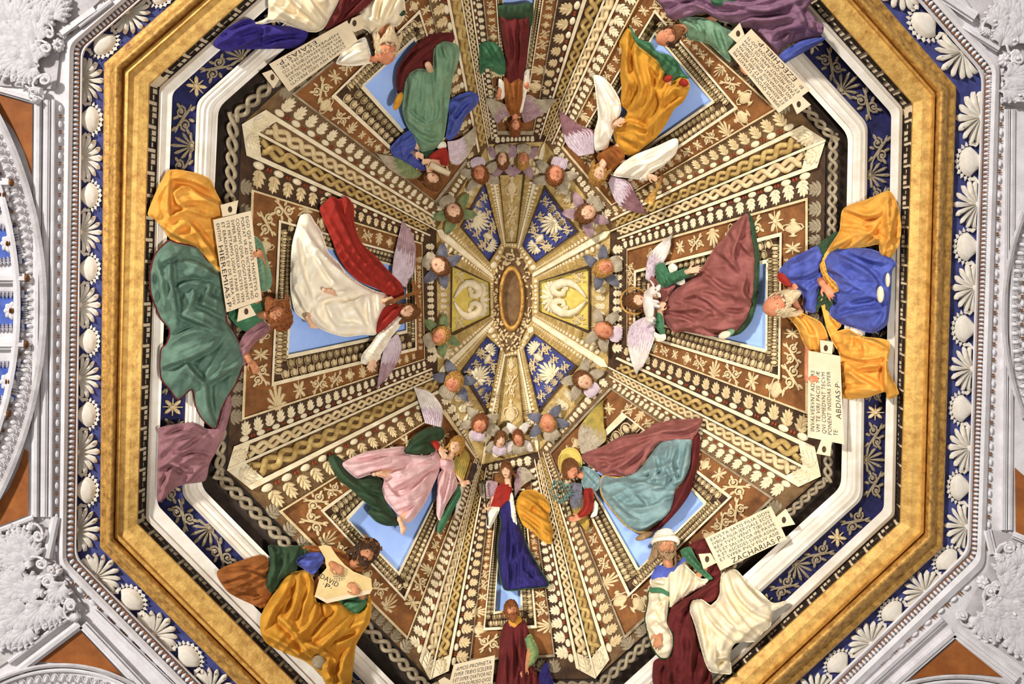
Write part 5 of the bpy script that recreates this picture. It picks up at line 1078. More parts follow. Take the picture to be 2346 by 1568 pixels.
# --- crowned prophet at lower left
f = Fig('person', 'crowned person in ochre robe holding a stringed psaltery, lower left', 'person', 'B3 300,860 460,1050 805,1080 700,1330 540,1568 110,1250 140,1060 0,830 40,1030 150,690 430,720 765,730 800,990 480,880')
cloth(f, 'side_drape', C_BROWN, 'P 497,1310 560,1282 610,1275 625,1350 610,1395 560,1378 520,1355', 0, 18, 6, 12, 'P 510,1320 570,1310 610,1330;P 530,1350 580,1360', (20, 18, 4))
cloth(f, 'side_drape', C_BROWN, 'B3 0,960 60,985 170,990 130,1075 100,1090 40,1040', 0, 16, 5, 10, '', (30, 14, 4))
cloth(f, 'tunic', C_BROWN, 'B3 350,700 460,690 560,700 640,740 690,800 750,840 720,880 640,840 560,800 480,740 400,740', 4, 18, 8, 12, 'B3 420,710 560,740 660,800', (40, 16, 3))
cloth(f, 'green_cape', C_DKGREEN, 'B3 150,690 250,700 340,690 430,715 340,800 330,850 230,920 175,995 125,940 165,800', 4, 22, 10, 14, 'B3 180,720 200,830 160,940;B3 260,720 260,820 210,900;B3 340,720 300,810', (80, 18, 5), 7, 7)
cloth(f, 'sleeve', C_BLUE, 'B3 325,790 380,745 470,735 535,770 490,810 445,870 400,862', 12, 18, 6, 12, 'B3 350,790 440,790 500,770;B3 390,840 440,800', (40, 12, 4))
cloth(f, 'lower_sleeve', C_LEAF, 'B3 590,1040 700,1020 760,1010 772,1070 710,1122 640,1092', 10, 16, 6, 10, 'B3 620,1060 740,1060', (20, 12, 4))
cloth(f, 'robe', C_OCH, 'B3 300,860 400,850 450,940 460,1050 560,1042 620,1050 690,1122 760,1090 790,1000 806,1080 790,1180 740,1260 705,1330 690,1450 665,1600 540,1600 480,1510 390,1430 300,1390 150,1320 105,1250 100,1150 140,1060 210,960 270,870', 6, 30, 20, 20, 'B3 300,880 260,980 180,1100 140,1200;B3 400,870 420,960 380,1060 340,1250;B3 450,960 460,1060 420,1200 320,1260;B3 560,1050 600,1110 480,1230 400,1330;B3 690,1130 620,1200 480,1340 400,1400;B3 200,1130 300,1220 400,1380 480,1440;B3 320,1290 450,1330 560,1400;B3 120,1250 280,1330 400,1420;B3 780,1060 760,1180 700,1280;B3 690,1320 620,1420 600,1560;B3 560,1320 640,1300 720,1250;B3 340,900 330,1040 260,1180;B3 540,1400 520,1480 560,1560;B3 500,1060 520,1150', (35, 34, 5), 10, 9)
blob(f, 'stool_knob', M_GREYST, 730, 1518, 40, 17, 17, 10)
h = Head(f, 838, 1266, 46, 58, 48, 22, 10)
limb(f, [(838, 1266, 36), (815, 1290, 26), (790, 1300, 18), (730, 1330, 14), (700, 1400, 12)], [13, 12, 24, 26, 28]); limb(f, [(720, 1280, 22), (740, 1285, 34), (762, 1294, 50)], [11, 9, 8]); hand(f, 760, 1292, 54, -38, 44, 1, .5)
limb(f, [(800, 1320, 18), (830, 1370, 30), (820, 1355, 46)], [11, 9, 8]); hand(f, 822, 1362, 52, 128, 44, -1, .6)
finish_body(f, M_SKIN2); h.face(M_IRIS, M_HDARK, M_LIP); h.hair(M_HDARK, .12, 1.16, .18, 200, seed=15, wave=1.4, locks=26, down=.5); h.beard(M_HDARK, .2, 60)
B = MB(); pts = []
for i in range(13):
    a = -1.4 + 2.8 * i / 12; B.add(*ellipsoid(h.P(.42 * math.sin(a), .30, .44 * math.cos(a) - .05), (h.u * 3.4, h.v * 3.6, h.w * 3.4), 8, 5))
    if i % 3 == 0:
        o = lambda dy, dx=0: h.P(.42 * math.sin(a) + dx, .34 + dy, .44 * math.cos(a) - .05); B.add(*tube([o(0), o(.16)], [1.8, 1.2], 5))
        for (dx, dy) in ((0, .19), (-.05, .14), (.05, .14)): B.add(*ellipsoid(o(dy, dx), (h.u * 2.2, h.v * 2.2, h.w * 2), 6, 4))
f.mb('crown', B, M_BROWN)
g = Fig('psaltery', 'cream shield-shaped psaltery with a short dark inscription, held by the crowned figure', 'instrument', 'B3 465,700 800,900 520,1055'); g.k, g.c, g.s0 = f.k, f.c, f.s0; g.o.location = g.pt(780, 1330, 40)
pl = [(729, 1253), (744, 1249), (757, 1252), (772, 1275), (790, 1295), (810, 1310), (850, 1326), (853, 1352), (848, 1360)]; pl2 = [(748, 1381), (722, 1363), (734, 1318), (748, 1302), (744, 1278)]
shape3(g, 'soundboard', mat('parchment_tan', (226, 202, 146), (206, 176, 116)), pl + pl2, 40, 7); shape3(g, 'edge', M_PAPER, [(722, 1363), (748, 1374), (851, 1350), (848, 1361), (749, 1383), (720, 1367)], 38, 10)
B = MB()
for rr_ in (4, 8, 12):
    for i in range(max(4, rr_)): a = 2 * PI * i / max(4, rr_); B.add(*ellipsoid((777 + rr_ * math.cos(a), 1321 + rr_ * .85 * math.sin(a), 48), ((1.7, 0, 0), (0, 1.7, 0), (0, 0, 1.4)), 6, 4))
g.mb('rose', B, M_GREYST)
for ln_ in (('DAVID', .0, .9, .45, .44), ('·P·', .25, .7, .95, .42)): writing(g, [(738, 1314), (782, 1338), (770, 1362), (726, 1338)], [ln_], 47.6, M_INK)

# --- angel at lower left
f = Fig('person', 'winged person in pink silk robe with bottle green cloak, one bare foot over blue sky', 'person', 'B3 620,170 1010,70 1230,220 1050,540 870,330 530,140 900,565 740,400 1240,610 1230,550 B2 1140,1190 B3 1350,60 1400,250 1250,0')
wing(f, 'wing', W_WHITE, 'B2 1225,1450 1210,1400 1180,1300 1140,1190', 'B2 1335,1480 1352,1350 1270,1240 1140,1190', 10, 2, 10, W_LILAC, None, .4)
wing(f, 'wing', W_OCH, 'B3 1330,230 1320,150 1350,100 1390,60', 'B3 1390,290 1420,200 1430,130 1390,60', 8, 4, 8, W_OCH); wing(f, 'wing', W_WHITE, 'B3 1350,320 1340,420 1325,540', 'B3 1385,320 1365,430 1325,540', 4, 0, 5)
cloth(f, 'cloak', C_DKGREEN, 'B3 530,145 560,115 610,140 640,200 720,270 800,250 870,280 880,360 905,430 970,520 985,562 900,568 830,540 780,480 800,450 740,400 690,350 600,280 560,210', -2, 20, 10, 14, 'B3 560,140 620,240 740,340 860,420;B3 600,260 720,330 850,350;B3 800,470 880,500 960,540;B3 700,300 800,310 870,300', (-30, 22, 5), 8, 8)
cloth(f, 'robe', C_PINK, 'B3 620,170 760,100 900,75 1010,65 1020,110 1160,120 1210,80 1240,130 1232,220 1200,300 1160,390 1120,460 1050,545 1000,532 930,450 890,400 870,330 880,270 800,245 720,268 660,230', 6, 24, 16, 18, 'B3 640,190 780,170 950,130 1100,130;B3 720,250 850,200 1000,180;B3 890,300 960,260 1100,200;B3 890,350 1000,300 1150,180;B3 900,400 1040,380 1180,230;B3 960,460 1080,420 1180,330;B3 1020,530 1060,460 1140,380;B3 1060,270 1130,210 1220,170;B3 880,270 930,360 1000,400;B3 760,130 880,110 1000,90;B3 940,230 1040,220;B3 1100,160 1190,150;B3 1090,330 1160,290', (25, 20, 4), 7, 7)
cloth(f, 'back_panel', C_PINK, 'B3 1230,240 1290,180 1330,240 1350,310 1310,380 1270,450 1240,545 1215,490 1215,400 1220,310', 4, 18, 6, 12, 'B3 1270,230 1250,360 1230,500;B3 1310,250 1290,350 1250,450;B3 1240,280 1230,400', (75, 14, 4), 6, 5)
cloth(f, 'green_tail', C_LEAF, 'B3 1355,310 1372,370 1330,450 1285,540 1242,612 1218,602 1225,550 1280,450 1330,360', 6, 14, 5, 9, '', (65, 12, 3))
cloth(f, 'sleeve', C_DKGREEN, 'P 926,1035 940,1011 955,994 983,980 1013,980 1018,1000 1005,1012 988,1015 998,1033 976,1041 945,1041', 14, 18, 6, 12, 'P 935,1030 960,1005 1000,990;P 950,1036 985,1020', (30, 14, 3)); cloth(f, 'red_cuff', C_RED, 'P 986,1013 998,1008 1010,1020 1014,1034 1002,1034', 24, 12, 3, 6, '', None)
cloth(f, 'shoulder', C_PINK, 'B3 1240,130 1290,110 1330,170 1320,230 1260,220 1230,180', 8, 16, 6, 10, 'B3 1250,150 1310,170', (0, 10, 3))
h = Head(f, 1046, 1021, 36, 40, 62, -10, 4)
limb(f, [(1046, 1022, 30), (1036, 1040, 22), (1022, 1056, 16), (960, 1075, 12), (900, 1080, 10)], [9, 8, 18, 20, 20]); limb(f, [(1000, 1020, 22), (1016, 1036, 34)], [7, 6]); hand(f, 1008, 1030, 36, -58, 34, -1, .5)
limb(f, [(1040, 1070, 18), (1058, 1100, 24), (1062, 1112, 30)], [8, 7, 6]); hand(f, 1058, 1108, 32, 10, 26, 1, .6)
limb(f, [(900, 1085, 14), (868, 1086, 26)], [11, 8]); foot(f, 854, 1088, 38, 8, 30, 1); limb(f, [(930, 1180, 14), (916, 1192, 22)], [9, 7]); foot(f, 914, 1186, 30, -68, 40, 1)
finish_body(f, M_SKIN); h.face(M_IRIS, M_HGOLD, M_LIP); h.hair(M_HGOLD, .11, 1.12, .2, 170, seed=17, locks=18, down=.5)
g = Fig('black_case', 'narrow black case beside the golden wing of the angel in pink', 'case', 'B3 1395,290 1440,160'); g.k, g.c, g.s0 = f.k, f.c, f.s0; g.o.location = g.pt(1075, 1085, 14)
shape3(g, 'case_body', M_DARK2, 'B3 1385,310 1430,165 1470,175 1472,215 1420,320', 10, 12); shape3(g, 'lid', M_BROWN, 'B3 1385,310 1430,165 1440,168 1398,312', 22, 2)

# --- angel at lower right
f = Fig('person', 'winged person in grey teal robe and rose brown cloak with curly hair, lower right', 'person', 'C3 500,190 850,220 1190,0 1090,420 860,605 640,390 1250,50 910,610 560,110 440,200 455,515 550,625 C2 980,1490 1350,1420 700,1280')
wing(f, 'wing', W_OCH, 'C3 500,110 480,20 C2 510,1500 560,1420 640,1330 705,1275', 'C3 570,110 630,50 C2 720,1568 690,1480 685,1380 705,1275', 10, 2, 9, W_TAN); wing(f, 'wing', W_OCH, 'C3 440,290 425,400 445,480 495,560 555,625', 'C3 505,300 515,390 530,490 560,560 555,625', 9, 4, 8, W_SLATE)
cloth(f, 'lining', C_MAROON, 'C3 1200,-20 1252,-10 1252,100 1225,250 1190,360 1130,450 1060,530 1000,585 910,612 990,540 1060,470 1090,350 1150,280 1185,200', -2, 16, 6, 10, 'C3 1230,40 1200,220 1120,420 1000,560', (70, 14, 3))
cloth(f, 'robe', C_TEAL, 'C3 620,320 640,250 740,260 850,220 940,110 1000,20 1190,-20 1200,100 1190,200 1150,280 1100,340 1090,420 1060,490 1000,540 910,600 860,608 780,562 700,470 640,390', 4, 28, 20, 20, 'C3 1100,60 1060,180 1110,300;C3 1180,60 1150,200 1130,290;C3 960,130 980,230 930,290;C3 640,330 720,400 800,490 900,530;C3 680,380 780,460 960,450 1060,380;C3 830,340 900,400 940,480;C3 700,300 860,290 1000,320 1090,330;C3 820,580 920,580 1040,490;C3 1000,180 1050,260 1000,330;C3 760,280 850,330;C3 1050,60 1030,160;C3 880,250 930,220', (20, 28, 5), 8, 8, hem=M_GOLD2)
cloth(f, 'bodice', C_TEAL, 'C3 488,200 530,190 600,230 628,280 600,345 520,335 498,270', 8, 18, 6, 12, 'C3 510,220 560,280 600,320', (70, 10, 4), 5, 5)
cloth(f, 'cloak', C_ROSE, 'P 1470,992 1481,984 1505,970 1539,963 1583,960 1610,960 1600,987 1589,1004 1584,1008 1512,1015 1487,1042 1458,1080 1432,1090 1404,1090 1382,1087 1353,1069 1331,1047 1345,1036 1382,1022 1422,1000 1447,996', 14, 24, 10, 16, 'P 1345,1045 1400,1050 1450,1030 1530,990;P 1390,1080 1440,1060 1490,1010;P 1420,1005 1480,1000 1560,975;P 1500,980 1560,990 1600,970;P 1360,1060 1400,1068;P 1400,1075 1430,1085', (20, 22, 4), 8, 7)
cloth(f, 'red_sleeve', C_RED, 'C3 520,335 572,330 582,400 572,470 510,522 470,530 478,490 510,450 515,400', 20, 18, 6, 10, 'C3 540,350 550,440 500,510', (10, 10, 2)); cloth(f, 'shirt_cuff', C_WHITE, 'C3 585,410 608,430 600,500 560,512 575,470', 14, 12, 3, 7, '', None)
h = Head(f, 1307, 1077, 40, 44, 102, 24, -8)
limb(f, [(1307, 1077, 34), (1328, 1088, 26), (1345, 1095, 18), (1400, 1110, 14), (1480, 1120, 12)], [10, 9, 18, 20, 24]); limb(f, [(1350, 1120, 24), (1352, 1165, 30), (1325, 1188, 34)], [9, 8, 6]); hand(f, 1328, 1186, 36, 196, 32, 1, .5)
finish_body(f, M_RUDDY); h.face(M_IRIS, M_HBROWN, M_LIP); h.hair(M_HBROWN, .10, 1.16, .2, 210, seed=19, wave=2.)
B = MB(); B.add(*ellipsoid((1306, 1060, 6), ((27, 0, 0), (0, 34, 0), (0, 0, 3)), 24, 6)); B.add(*tube([(1306 + 26 * math.cos(a), 1060 + 33 * math.sin(a), 8) for a in np.linspace(0, 2 * PI, 40)], 2.2, 6)); f.mb('halo', B, M_YELLOW)
blob(f, 'slipper', mat('tan_leather', (176, 146, 104), (138, 108, 72)), 1476, 1229, 32, 22, 8, 9, 22)
g = Fig('leafy_bouquet', 'bunch of pale teal olive leaves beside the curly-haired angel', 'bouquet', 'C3 300,300 440,420'); g.k, g.c, g.s0 = f.k, f.c, f.s0; g.o.location = g.pt(1284, 1125, 14); rr = random.Random(5)
M_OLIVE = mat('teal_leaf', (140, 176, 166), (88, 126, 114), scale=20); B = MB(); B.add(*tube([(1300, 1180, 20), (1290, 1140, 18), (1280, 1105, 16)], [2, 1.6, 1], 5)); g.mb('stem', B, C_DKGREEN)
lm = []
for i in range(46):
    a = rr.uniform(0, 2 * PI); r_ = 26 * math.sqrt(rr.random()); x, y = 1284 + r_ * math.cos(a), 1124 + r_ * 1.05 * math.sin(a); b = rr.uniform(0, 2 * PI); d = Vector((math.cos(b), math.sin(b), .3)) * rr.uniform(6, 9); e = Vector((-d.y, d.x, 0)) * .32
    B = MB(); B.add([Vector((x, y, 16 + rr.uniform(0, 14))) + v for v in (d * -1, e * -.8, d, e * .8, Vector((0, 0, 1.6)))], [(0, 1, 4), (1, 2, 4), (2, 3, 4), (3, 0, 4)]); g.mb('leaf', B, M_OLIVE, False)

# --- prophet at lower right
f = Fig('person', 'person in white turban and ivory robe with maroon mantle, seated at lower right', 'person', 'C3 940,900 1130,800 1060,1080 905,1150 1050,1400 1440,840 D3 180,1010 C3 1600,1300 1450,1500 1190,1100 980,1568 1320,1500 1040,640 1100,800')
cloth(f, 'back_cloak', C_MAROON, 'C3 1180,690 1300,645 1340,750 1385,860 1350,900 1290,860 1230,780', -2, 16, 5, 10, '', (60, 14, 3))
cloth(f, 'mantle', C_MAROON, 'C3 1385,870 1375,1000 1320,1050 1200,1040 1190,1110 1230,1250 1260,1380 1325,1500 1305,1600 980,1600 955,1440 1000,1400 1060,1390 1080,1330 1070,1250 1040,1190 1060,1090 1200,1000 1300,930', 4, 26, 14, 18, 'C3 1350,930 1200,1030 1090,1130 1070,1250;C3 1190,1100 1130,1250 1120,1450;C3 1220,1220 1190,1400 1200,1560;C3 1060,1400 1050,1560;C3 1280,1450 1260,1560;C3 1110,1180 1090,1400 1100,1540;C3 1150,1080 1120,1180', (80, 28, 5), 8, 8)
cloth(f, 'robe', C_CREAMC, 'C3 940,900 1060,830 1130,790 1200,850 1260,900 1310,900 1285,940 1200,990 1100,1060 1060,1085 1040,1010 950,960', 8, 24, 14, 16, 'C3 1140,840 1130,940 1080,1060;C3 1060,860 1070,960 1060,1050;C3 1210,880 1180,950 1120,1020;C3 960,920 1040,930', (80, 22, 4), 6, 7)
cloth(f, 'sleeve', C_CREAMC, 'C3 930,980 1000,978 1055,1010 1050,1100 1045,1180 1080,1260 1082,1340 1050,1402 1000,1402 950,1335 920,1240 905,1150 925,1050', 14, 24, 10, 16, 'C3 950,1020 960,1120 1030,1200;C3 1030,1030 1010,1120 1040,1190;C3 930,1120 980,1190 1060,1250;C3 940,1200 980,1260;C3 980,1000 990,1080', (20, 20, 4), 6, 7, hem=C_DKGREEN)
cloth(f, 'arm_band', C_LEAF, 'C3 935,960 1000,958 1050,985 1052,1012 1000,990 935,985', 36, 8, 2, 6, '', None)
cloth(f, 'knee_drape', C_CREAMC, 'C3 1390,870 1440,838 1490,850 1560,930 1640,990 1712,1055 1800,1040 1785,1070 1720,1110 1700,1200 1650,1245 1600,1300 1480,1312 1445,1380 1452,1500 1400,1505 1320,1492 1290,1450 1260,1350 1220,1200 1185,1100 1200,1040 1260,1030 1330,1070 1375,1000 1378,930', 12, 30, 20, 20, 'C3 1390,900 1400,1000 1500,1150 1620,1280;C3 1440,860 1480,1000 1600,1120 1700,1150;C3 1230,1050 1260,1200 1310,1380;C3 1260,1060 1350,1200 1480,1300;C3 1350,1090 1450,1210 1600,1250;C3 1330,1420 1400,1400 1440,1400;C3 1500,880 1560,980 1680,1080;C3 1390,1030 1500,1210 1600,1280;C3 1340,1300 1350,1400 1360,1480;C3 1220,1120 1270,1280 1300,1440', (45, 34, 4), 9, 8)
cloth(f, 'collar', C_BLUE, 'C3 945,905 955,860 990,815 1080,830 1150,765 1162,790 1115,820 1065,890', 26, 10, 3, 8, '', None); cloth(f, 'stole', C_LEAF, 'C3 1125,725 1190,700 1230,770 1290,850 1335,900 1300,905 1220,840 1160,780', 20, 14, 4, 9, 'C3 1160,730 1290,880', (40, 12, 3))
h = Head(f, 1524, 1252, 44, 60, 84, 20, 12)
limb(f, [(1524, 1252, 34), (1530, 1288, 24), (1538, 1320, 16), (1560, 1370, 12)], [13, 13, 26, 26]); limb(f, [(1500, 1370, 18), (1505, 1440, 28), (1512, 1452, 40)], [12, 10, 8]); hand(f, 1510, 1450, 44, -97, 46, 1, .4)
limb(f, [(1590, 1330, 14), (1680, 1230, 14), (1706, 1195, 36)], [11, 9, 7]); hand(f, 1702, 1186, 42, -20, 30, 1, .9)
finish_body(f, M_SKIN2); h.face(M_IRIS, M_HGREY, M_LIP); h.hair(mat('grey_brown_hair', (176, 146, 108), (130, 100, 70), scale=30), .11, 1.04, .2, 150, seed=21, locks=22, down=.7); h.beard(mat('grey_brown_hair', (1, 1, 1)), .25, 70)
B = MB()
for i in range(7):
    t = i / 6; c = .16 + .36 * t; R_ = .47 - .26 * t ** 1.6; P = [h.P(R_ * math.cos(a) , c + .05 * math.sin(a + i), (R_ + .05) * math.sin(a)) for a in np.linspace(0, 2 * PI, 22)]; B.add(*tube(P, 5.4, 7))
B.add(*ellipsoid(h.P(0, .40, 0), (h.u * 22, h.v * 15, h.w * 22), 14, 8)); f.mb('turban', B, C_WHITE)
T = tabfig('cream name tablet with seven lines of capitals beside the figure in a white turban', [(1615, 1234), (1766, 1160), (1803, 1236), (1650, 1308)], [[(1636, 1282), (1628, 1268), (1600, 1270), (1612, 1305), (1642, 1290)], [(1778, 1185), (1800, 1166), (1822, 1202), (1788, 1209)]], [(1620, 1282), (1796, 1192)],
       LN(['EXVLTA·SATIS·FILIA·SION', 'IVBILA·FILIA·IERVSALE ECCE', 'REX·TVVS·VENIT·TIBI·IVST', 'VS·ET·SALVATOR·IPE·PAVPE', 'R·ET·ASCEDES·SVPER·ASINA', 'ET·SVPER·PVLV·FILIV·ASIE'], .03, .125, .09, .06, .94) + [('ZACHARIAS·P·', .2, .96, .97, .15)], 42, f)

# --- figures near the middle line: bottom angel, bottom prophet, top angel
f = Fig('person', 'winged person in dark indigo robe with an amber drape blowing to the right, bottom field', 'person', 'P 1143,1170 1140,1300 1256,1341 1180,1352 1185,1195 1266,1240 1200,1140 1110,1120 1165,1080 1220,1095', None, .05)
wing(f, 'wing', W_TAN, 'P 1140,1105 1120,1100 1095,1110', 'P 1140,1130 1125,1145 1100,1140 1095,1110', 7, 0, 6, W_MAUVE); wing(f, 'wing', W_TAN, 'P 1178,1110 1185,1070 1205,1070 1228,1098', 'P 1180,1140 1192,1118 1208,1105 1228,1098', 8, 0, 6, W_MAUVE)
cloth(f, 'amber_drape', C_OCH, 'C3 95,400 130,345 200,340 270,380 305,450 300,520 322,600 310,682 250,660 190,600 140,570 110,520 85,450', 0, 20, 10, 14, 'C3 120,380 200,420 290,520;C3 110,440 180,500 260,560 300,650;C3 150,360 240,420;C3 120,500 200,560 270,640;C3 200,420 170,470', (-30, 18, 5), 8, 7)
cloth(f, 'robe', C_IND, 'P 1143,1170 1148,1200 1140,1250 1144,1310 1155,1350 1180,1353 1200,1350 1256,1342 1237,1304 1212,1260 1198,1225 1186,1195 1176,1160 1160,1140', 4, 22, 12, 14, 'P 1160,1180 1158,1260 1165,1340;P 1175,1190 1185,1260 1200,1330;P 1190,1240 1215,1290 1245,1335;P 1150,1230 1152,1320;P 1190,1300 1225,1335', (85, 16, 4), 6, 6, hem=C_DKGREEN)
cloth(f, 'red_sleeve', C_RED, 'B3 1590,330 1630,295 1685,295 1690,380 1625,450 1560,445 1575,390', 10, 16, 6, 10, '', (60, 14, 3)); cloth(f, 'white_sleeve', C_WHITE, 'B3 1540,455 1615,450 1590,520 1550,585 1528,560', 12, 14, 5, 9, '', (70, 10, 3)); cloth(f, 'white_sleeve', C_WHITE, 'C3 50,370 66,360 82,450 102,600 90,635 72,600 55,480', 14, 14, 4, 8, '', (85, 9, 2))
h = Head(f, 1160, 1078, 30, 38, 92, -10, 0, wide=.30); limb(f, [(1160, 1080, 24), (1163, 1104, 18), (1166, 1130, 12), (1166, 1220, 10)], [8, 7, 15, 14]); limb(f, [(1140, 1130, 18), (1122, 1158, 24), (1116, 1166, 26)], [7, 6, 5]); hand(f, 1116, 1172, 26, 100, 24, 1, .9)
finish_body(f, M_SKIN); h.face(M_IRIS, M_HBROWN, M_LIP); h.hair(M_HBROWN, .11, 1.1, .2, 150, seed=23, locks=14, down=.4)
g = Fig('staff', 'thin dark staff gripped by the angel in indigo', 'staff', 'B3 1520,290 1535,460'); g.k, g.c, g.s0 = f.k, f.c, f.s0; g.o.location = g.pt(1112, 1160, 26)
B = MB(); B.add(*tube([(1110, 1106, 28), (1115, 1170, 28), (1117, 1205, 28)], 1.8, 6)); B.add(*ellipsoid((1110, 1106, 28), ((4, 0, 0), (0, 6, 0), (0, 0, 4)), 8, 6)); g.mb('rod', B, M_DARK2)
f = Fig('person', 'person with brown hair and patterned green sleeve in dark maroon robe at bottom edge', 'person', 'P 1150,1440 1200,1420 1240,1590 1140,1590 1166,1390 1210,1480 1260,1550', None, .05)
cloth(f, 'blue_robe', C_IND, 'C3 225,1540 255,1460 290,1430 305,1500 335,1600 225,1600', 0, 14, 4, 10, '', (70, 14, 3)); cloth(f, 'robe', C_MAROON, 'P 1148,1450 1160,1425 1185,1415 1204,1425 1216,1470 1216,1510 1236,1560 1244,1600 1138,1600 1143,1500', 4, 20, 10, 14, 'P 1160,1440 1158,1520 1160,1590;P 1185,1430 1190,1500 1205,1580;P 1172,1430 1175,1560', (85, 16, 4), 6, 6)
cloth(f, 'sleeve', cl('green_gold_brocade', (150, 160, 84), (84, 124, 96)), 'C3 138,1280 180,1250 203,1290 233,1360 222,1412 172,1468 148,1450 165,1385 148,1320', 16, 16, 6, 10, '', (20, 12, 3), hem=None); cloth(f, 'collar', C_OCH, 'P 1166,1418 1190,1412 1196,1424 1180,1438 1166,1430', 20, 8, 2, 6, '', None)
h = Head(f, 1171, 1398, 28, 40, 92, 14, 8, wide=.33); limb(f, [(1171, 1400, 22), (1174, 1425, 18), (1178, 1460, 12), (1180, 1540, 10)], [9, 9, 18, 18]); limb(f, [(1215, 1490, 20), (1206, 1530, 26)], [8, 6]); hand(f, 1206, 1530, 28, -118, 30, -1, .3)
finish_body(f, M_SKIN2); h.face(M_IRIS, M_HRED, M_LIP); h.hair(M_HRED, .12, 1.12, .2, 160, seed=25, locks=12, down=.3); h.beard(M_HRED, .45, 70)
T = tabfig('cream name tablet at the bottom edge, text cut off by the frame', [(1040, 1523), (1134, 1502), (1126, 1600), (1016, 1618)], [[(1020, 1600), (1004, 1560), (1018, 1552), (1032, 1560)]], [(1012, 1575)],
       LN(['·AMOS·PROPHETA·', 'SVPER·TRIBVS·SCELERIB', 'S·ET·SVPER·QVATVOR·NO', 'COVERTA·EV·PROEO·QVOD', 'VENDERET·PRO·ARGETO·IV'], .05, .135, .1, .07, .95), 20, f)
f = Fig('person', 'winged person in orange bodice and dark red skirt with green hem, top field', 'person', 'P 1150,35 1215,30 1205,150 1198,260 1158,120 1115,150 1110,220 1285,225 1180,290', None, .05)
wing(f, 'wing', W_TAN, 'P 1160,262 1140,288 1125,262 1108,218', 'P 1166,270 1168,245 1138,230 1108,218', 9, 0, 7, W_MAUVE); wing(f, 'wing', W_TAN, 'P 1200,283 1215,278 1250,258 1283,222', 'P 1194,262 1206,210 1232,230 1283,222', 9, 0, 7, W_MAUVE)
cloth(f, 'green_veil', C_LEAF, 'B1 1600,300 1680,280 1740,330 1770,430 1765,500 1720,505 1650,460 1600,505 1592,410', 0, 14, 6, 10, 'B1 1620,320 1700,420;B1 1680,300 1740,420;B1 1610,450 1700,440', (50, 16, 4))
cloth(f, 'green_skirt', C_DKGREEN, 'P 1140,14 1180,10 1221,8 1218,60 1200,50 1170,45 1150,50', 2, 16, 6, 10, '', (85, 14, 4)); cloth(f, 'skirt', C_MAROON, 'P 1146,34 1165,44 1180,38 1200,40 1214,28 1212,80 1206,150 1196,192 1162,192 1158,130 1150,80', 4, 20, 10, 14, 'P 1165,50 1170,120 1172,185;P 1195,50 1190,120 1188,185;P 1180,50 1180,180;P 1155,60 1164,130', (88, 14, 4), 6, 5)
cloth(f, 'bodice', C_BROWN, 'P 1153,178 1170,186 1184,172 1198,184 1200,240 1190,266 1170,266 1158,240', 10, 18, 8, 10, 'P 1165,190 1172,255;P 1190,190 1182,255;P 1178,190 1178,260', (85, 9, 4), 5, 4)
cloth(f, 'sleeve', C_WHITE, 'P 1187,255 1195,225 1202,165 1212,160 1213,190 1206,215 1196,258', 16, 12, 4, 7, '', (80, 9, 2)); cloth(f, 'sleeve', C_WHITE, 'P 1143,180 1155,190 1156,222 1146,228 1142,205', 14, 12, 4, 7, '', (80, 9, 2))
h = Head(f, 1181, 292, 28, 38, 268, 0, 0, wide=.29); limb(f, [(1181, 290, 22), (1180, 268, 18), (1180, 240, 12), (1180, 120, 10)], [8, 7, 14, 14]); limb(f, [(1146, 205, 20), (1142, 222, 26)], [6, 5]); hand(f, 1144, 214, 26, 262, 22, 1, .8); limb(f, [(1206, 200, 20), (1206, 196, 28)], [6, 5]); hand(f, 1205, 204, 28, 80, 22, 1, .8)
finish_body(f, M_RUDDY); h.face(M_IRIS, M_HRED, M_LIP); h.hair(M_HRED, .12, 1.1, .2, 140, seed=27, locks=10, down=.3)

# ------------------------------------------------------------------ the ring of winged cherub heads under the lantern
CH = [(1009, 610, 46, 'left of the yellow left panel, the upper of that pair', W_SLATE), (1009, 769, 44, 'left of the yellow left panel, the lower of that pair', W_GREEN), (1101, 399, 42, 'above the upper left blue panel, nearer the top', W_TAN), (1040, 487, 46, 'beside the upper left blue panel, nearer the left edge', W_GREEN),
      (1040, 876, 46, 'beside the lower left blue panel, nearer the left edge', W_SLATE), (1100, 972, 42, 'below the lower left blue panel, nearer the bottom', W_TAN), (1152, 368, 40, 'under the top angel, the left one of that pair', W_MAUVE), (1198, 368, 40, 'under the top angel, the right one of that pair', W_MAUVE),
      (1272, 402, 46, 'above the upper right blue panel, nearer the top', W_TAN), (1343, 490, 48, 'beside the upper right blue panel, nearer the right edge', W_MAUVE), (1383, 615, 46, 'right of the yellow right panel, the upper of that pair', W_SLATE), (1383, 757, 46, 'right of the yellow right panel, the lower and bald one', W_TAN),
      (1336, 872, 46, 'beside the lower right blue panel, nearer the right edge', W_TAN), (1255, 970, 44, 'below the lower right blue panel, bald, nearer the bottom', W_SLATE), (1188, 1005, 38, 'above the indigo-robed angel, the right one of that pair', W_WHITE), (1146, 1008, 38, 'above the indigo-robed angel, the left one of that pair', W_TAN)]
